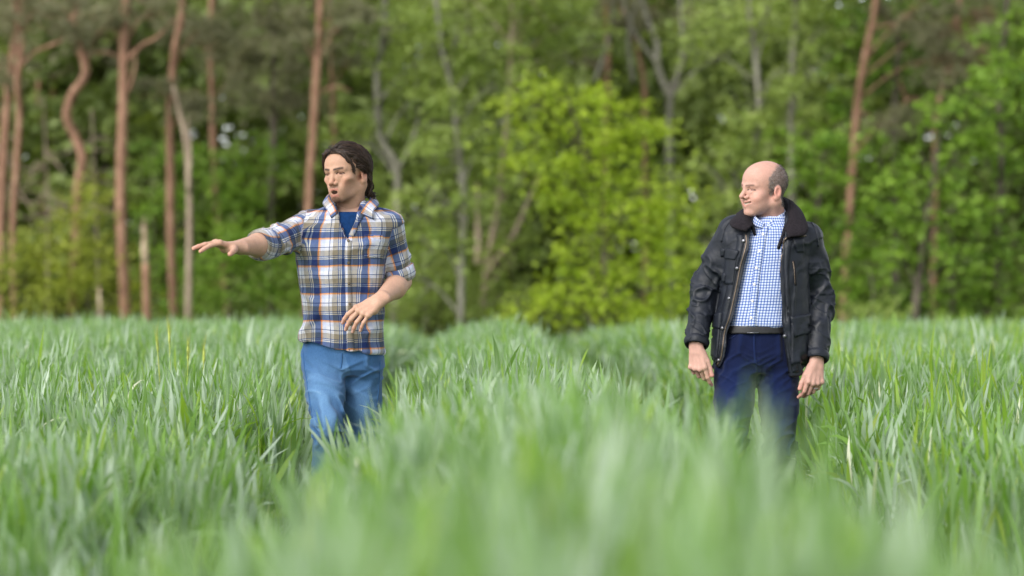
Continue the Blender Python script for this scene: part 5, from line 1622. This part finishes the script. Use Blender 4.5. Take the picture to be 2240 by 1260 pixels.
B_.add('collar', Vc, Fc, m_check, cshirt, attrs={'cloth': np.concatenate([cu, cu])})
V_, F_ = px_strip(surfS, [(1674, 494), (1667, 530), (1658, 580), (1652, 630), (1648, 680), (1646, 715)], 15, 50, .0022)
B_.add('placket', V_, F_, m_check, cshirt, attrs={'cloth': np.stack([V_[:, 0] - .12 * (V_[:, 2] - 1.0) + .004, -V_[:, 2] + .003, 0 * V_[:, 0]], 1)})
for bx, by in ((1669, 513), (1661, 549), (1655, 586), (1650, 622), (1646, 658), (1643, 695)):
    l, n_ = surfS.hit(bx, by)
    if l is not None:
        V_, F_ = disc(l + n_ * .0025, n_, .0058, .0025); B_.add('button', V_, F_, m_btn_w, cshirt)
# --- jeans and belt
pelvB = [(1.045, -.138, .158, -.112, .112), (1.0, -.150, .165, -.118, .118), (.93, -.172, .176, -.120, .128), (.87, -.186, .182, -.116, .130), (.835, -.165, .165, -.09, .11)]
jB, VjB, FjB = jeans(B_, pelvB, [(hipR, kneeR, ankR, .098, .070, .056), (hipL, kneeL, ankL, .096, .070, .056)], m_jeans_dark, 6, .0085)
tag(jB, 'dark indigo jeans')
boots(B_, [ankR * V3(1, 1, 0) + V3(0, 0, .14), ankL * V3(1, 1, 0) + V3(0, 0, .14)])
beltz = (float(P(1650, 729)[2]), float(P(1650, 712)[2]))
belt_pr = [loft([(beltz[0], -.155, .173, -.1285, .123), (beltz[1], -.149, .169, -.1265, .121)], .003)]
Vq, Fq = sdf_mesh(belt_pr, .004); belt = B_.add('belt', smooth_mesh(Vq, Fq, 1, .3), Fq, m_leather); tag(belt, 'black leather belt')
surfBelt = Surface(Vq, Fq, B_.o, B_.Y0)
for ln in ([(1635, 712), (1635, 728)], [(1658, 712), (1658, 728)], [(1635, 713), (1658, 713)], [(1635, 728), (1658, 728)]):
    q = [surfBelt.hit(*p_)[0] for p_ in ln]
    if all(v is not None for v in q):
        mb = Mb(); mb.tube([q[0] + V3(0, -.004, 0), q[1] + V3(0, -.004, 0)], .0022, 6)
        B_.add('buckle_bar', np.concatenate(mb.V), np.concatenate(mb.F), m_snap, belt)
surfJ = Surface(VjB, FjB, B_.o, B_.Y0)
V_, F_ = px_strip(surfJ, [(1650, 730), (1650, 760), (1652, 790), (1656, 812)], 5, 20, .0022); B_.add('fly_seam', V_, F_, m_jeans_dark, jB, attrs={'fade': np.full(len(V_), .35)})
V_, F_ = px_strip(surfJ, [(1596, 741), (1604, 738), (1612, 730)], 3, 10, .002); B_.add('pocket_seam', V_, F_, m_jeans_dark, jB, attrs={'fade': np.full(len(V_), .35)})

# --- waxed jacket: outer body and sleeves, hollowed by the shirt and hips, open down the front
jl = [(.80, -.205, .230, -.148, .145), (.86, -.203, .232, -.152, .145), (.947, -.196, .230, -.153, .145), (1.068, -.184, .232, -.152, .142), (1.21, -.158, .228, -.148, .140), (1.351, -.150, .234, -.142, .140),
      (1.420, -.150, .255, -.130, .130), (1.456, -.138, .243, -.116, .122), (1.487, -.105, .205, -.104, .116), (1.515, -.062, .160, -.092, .108), (1.545, -.03, .130, -.075, .098)]
grow = lambda L, e: [(z, a - e, b + e, c - e, dd + e) for z, a, b, c, dd in L]
lz = np.array([P(x, y)[[2, 0]] for x, y in ((1562, 812), (1572, 800), (1581, 780), (1587, 728), (1600, 690), (1613, 632), (1623, 582), (1634, 540), (1636, 512), (1644, 480), (1652, 440))])
rz_ = np.array([P(x, y)[[2, 0]] for x, y in ((1722, 826), (1719, 804), (1713, 769), (1707, 720), (1703, 668), (1698, 600), (1702, 555), (1708, 530), (1712, 500), (1716, 470), (1718, 440))])
hemj = np.array([P(x, y)[[0, 2]] for x, y in ((1545, 776), (1557, 784), (1568, 803), (1580, 806), (1650, 822), (1721, 822), (1744, 819), (1760, 804), (1772, 798))])
def jopen(X, Y, Z):
    L_ = np.interp(Z.ravel(), lz[:, 0], lz[:, 1]).reshape(Z.shape); R_ = np.interp(Z.ravel(), rz_[:, 0], rz_[:, 1]).reshape(Z.shape)
    return np.maximum(np.maximum(L_ - X, X - R_), Y - .02)
d3, d4 = nrm(W3 - E3), nrm(W4 - E4)
m3, m4 = .5 * (S3 + E3), .5 * (S4 + E4)
jack = [loft(jl, .01), loft(grow(inner, .004), .003, 'sub'), loft(grow([(.78, -.19, .19, -.115, .125)] + pelvB[::-1][1:], .008), .003, 'sub'), neckcut,
        fnop(jopen), fnop(lambda X, Y, Z: Z - np.interp(X.ravel(), hemj[:, 0], hemj[:, 1]).reshape(X.shape) + 0 * Y),
        cap(S3, m3, .075, .069, .035), cap(m3, E3, .070, .063, .02), cap(E3, W3 + d3 * .03, .063, .048, .02),
        cap(S4, m4, .074, .069, .035), cap(m4, E4, .070, .062, .02), cap(E4, W4 + d4 * .03, .062, .048, .02),
        cut(W3, d3, .085), cut(W4, d4, .085), cap(W3 - d3 * .035, W3 + d3 * .05, .038, .038, .003, 'sub'), cap(W4 - d4 * .035, W4 + d4 * .05, .038, .038, .003, 'sub')]
Vj, Fj = sdf_mesh(jack, .0045)
Vj = smooth_mesh(Vj, Fj, 1, .4); Nj = vnormals(Vj, Fj)
T3, A3, D3 = polyline_coords(Vj, [S3, m3, E3, W3]); T4, A4, D4 = polyline_coords(Vj, [S4, m4, E4, W4])
arm3 = (D3 < .092) & (Vj[:, 0] < -.135 - .1 * (Vj[:, 2] - 1.4)) & (T3 > .01); arm4 = (D4 < .092) & (Vj[:, 0] > .205) & (T4 > .01)
d = np.zeros(len(Vj))
L3 = np.linalg.norm(E3 - S3); L4 = np.linalg.norm(E4 - S4)
d += arm3 * .0035 * ringw(T3, A3, 38, 3.) * sstep(.05, .2, T3) + arm3 * .0075 * ringw(T3, A3, 17, 1.) * (.5 + .8 * np.exp(-((T3 - L3) / .13) ** 2)) * sstep(.0, .12, T3)
d += arm4 * .0035 * ringw(T4, A4, 38, 9.) * sstep(.05, .2, T4) + arm4 * .0075 * ringw(T4, A4, 17, 5.) * (.5 + .8 * np.exp(-((T4 - L4) / .13) ** 2)) * sstep(.0, .12, T4)
d += ~(arm3 | arm4) * (wrinkle(Vj, Nj, .0075, 9, (.1, 0, 1), 21, .5, 4) + wrinkle(Vj, Nj, .003, 15, (.7, 0, .7), 25, .5, 3))
Vj = Vj + Nj * d[:, None]
jacket = B_.add('waxed_jacket', Vj, Fj, m_wax); tag(jacket, 'open navy-black waxed cotton jacket')
surfB = Surface(Vj, Fj, B_.o, B_.Y0)
for W_, dd in ((W3, d3), (W4, d4)):
    V_, F_, TA = ring_tube(W_ - dd * .03, W_ - dd * .004, (.032, .032), (.041, .041), seed=4, wob=.002)
    B_.add('inner_cuff', V_, F_, m_lining, jacket)
    V_, F_, TA = ring_tube(W_ - dd * .030, W_ + dd * .001, (.046, .046), (.0535, .0515), seed=6, wob=.002)
    B_.add('cuff_band', V_, F_, m_wax, jacket)
# collar with its dark inside
fold = [P(1650, 494, -.100), P(1640, 478, -.080), P(1638, 466, -.01), P(1652, 446, .085), P(1690, 430, .125), P(1716, 436, .085), P(1723, 448, .02), P(1722, 474, -.05), P(1714, 504, -.100)]
outr = [P(1633, 507, -.125), P(1600, 496, -.108), P(1604, 480, .0), P(1630, 464, .125), P(1690, 456, .165), P(1742, 458, .115), P(1760, 482, -.03), P(1763, 512, -.115), P(1722, 520, -.150)]
P0, N0, th = collar_strip(fold, outr, bulge=.016, thick=.007)
col_ = B_.add('collar', *grid_patch((P0, N0), th), m_cord, jacket); tag(col_, 'dark ribbed turned-down collar')
inn = [P(1652, 515, -.095), P(1648, 500, -.075), P(1648, 486, .0), P(1660, 470, .075), P(1690, 462, .11), P(1712, 464, .075), P(1716, 476, .015), P(1708, 505, -.06), P(1702, 545, -.118)]
P0, N0, th = collar_strip([p_ + V3(0, 0, .004) for p_ in fold], inn, bulge=.006, thick=.006)
B_.add('collar_lining', *grid_patch((P0, N0), th), m_lining, jacket)
def strip(line, w, n, th, mat, name, par=jacket): 
    V_, F_ = px_strip(surfB, line, w, n, th); return B_.add(name, V_, F_, mat, par)
# collar edge piping, zip tapes
zl = [(1637, 512), (1637, 537), (1625, 582), (1615, 632), (1602, 690), (1590, 728), (1583, 780), (1574, 799)]
zl = [(x - 5, y) for x, y in zl]
strip(zl, 2.4, 46, .0035, m_brass, 'zip')
zr = [(1712, 524), (1706, 549), (1702, 597), (1706, 668), (1711, 720), (1717, 769), (1724, 815)]
zr = [(x + 4, y) for x, y in zr]
strip([(1600, 495), (1612, 499), (1630, 503)], 2.2, 10, .010, m_brass, 'collar_piping')
strip([(1761, 517), (1742, 519), (1722, 520), (1711, 535)], 2.2, 14, .010, m_brass, 'collar_piping')
strip(zr[:3], 2.6, 16, .004, m_brass, 'zip')
# storm flaps down both fronts
strip([(x - 13, y) for x, y in zl], 15, 46, .0035, m_wax, 'storm_flap')
strip([(x + 9, y) for x, y in zr], 19, 46, .005, m_wax, 'storm_flap')
for bx, by in ((1627, 527), (1613, 587), (1596, 653), (1581, 718), (1573, 788), (1710, 667), (1717, 735)):
    l, n_ = surfB.hit(bx, by)
    if l is not None:
        V_, F_ = disc(l + n_ * .004, n_, .0078, .003, 12, .002); s_ = B_.add('snap', V_, F_, m_snap, jacket)
def patch(quad, nu, nv, th, name, mat=m_wax, par=jacket):
    return B_.add(name, *grid_patch(px_patch(surfB, quad, nu, nv), th), mat, par)
cp = patch([(1590, 552), (1614, 556), (1604, 622), (1586, 622)], 14, 8, .007, 'chest_pocket')
patch([(1590, 543), (1618, 550), (1610, 569), (1588, 566)], 8, 8, .012, 'pocket_flap', m_wax, cp)
patch([(1584, 598), (1590, 598), (1588, 618), (1583, 618)], 5, 4, .012, 'pocket_tab', m_wax, cp)
patch([(1577, 545), (1587, 544), (1585, 560), (1577, 562)], 5, 4, .006, 'sleeve_tab')
lp = patch([(1730, 706), (1767, 700), (1766, 790), (1730, 798)], 14, 9, .010, 'lower_pocket')
patch([(1728, 694), (1768, 686), (1768, 728), (1736, 738)], 10, 9, .016, 'pocket_flap', m_wax, lp)
lp = patch([(1562, 712), (1577, 718), (1570, 786), (1559, 778)], 14, 6, .010, 'lower_pocket')
patch([(1561, 690), (1582, 684), (1578, 720), (1561, 716)], 8, 6, .016, 'pocket_flap', m_wax, lp)
patch([(1733, 518), (1758, 522), (1758, 552), (1742, 552)], 8, 6, .005, 'shoulder_patch')
strip([(1735, 570), (1738, 590), (1740, 625)], 4, 14, .002, m_lining, 'pocket_zip')
strip([(1734, 572), (1737, 592), (1739, 622)], 1.6, 14, .004, m_brass, 'pocket_zip')
for ln in ([(1607, 476), (1586, 498), (1578, 530)], [(1772, 482), (1786, 505), (1790, 540)]):
    strip(ln, 3, 14, .003, m_wax, 'shoulder_seam')
# zip pulls and the ring at the hem
l, n_ = surfB.hit(1722, 812)
if l is not None:
    V_, F_ = torus(P(1727, 830, float(l[1]) - .006), V3(.1, -1, .1), .0115, .0022, squash=.8); B_.add('zip_ring', V_, F_, m_steel, jacket)
    mb = Mb(); mb.tube([P(1724, 818, float(l[1]) - .006), P(1726, 825, float(l[1]) - .006)], .003, 6); B_.add('zip_pull', np.concatenate(mb.V), np.concatenate(mb.F), m_steel, jacket)
    mb = Mb(); mb.tube([P(1714, 787, float(l[1]) - .004), P(1714, 796, float(l[1]) - .006), P(1712, 803, float(l[1]) - .006)], .0035, 6); B_.add('zip_pull', np.concatenate(mb.V), np.concatenate(mb.F), m_steel, jacket)
# wedding ring
rg_p = W4 + V3(0, -.005, -.012); f4n = nrm(f4); n4 = nrm(V3(-.40, .88, -.2) - f4n * (V3(-.40, .88, -.2) @ f4n)); lat4 = nrm(np.cross(n4, f4n))
kn = rg_p + (lat4 * -.011 + f4n * .090) * 1.04; dr = f4n * math.cos(.7) + n4 * math.sin(.7)
V_, F_ = torus(kn + dr * .022, dr, .0108, .0018); tag(B_.add('ring', V_, F_, m_steel), 'silver wedding ring')
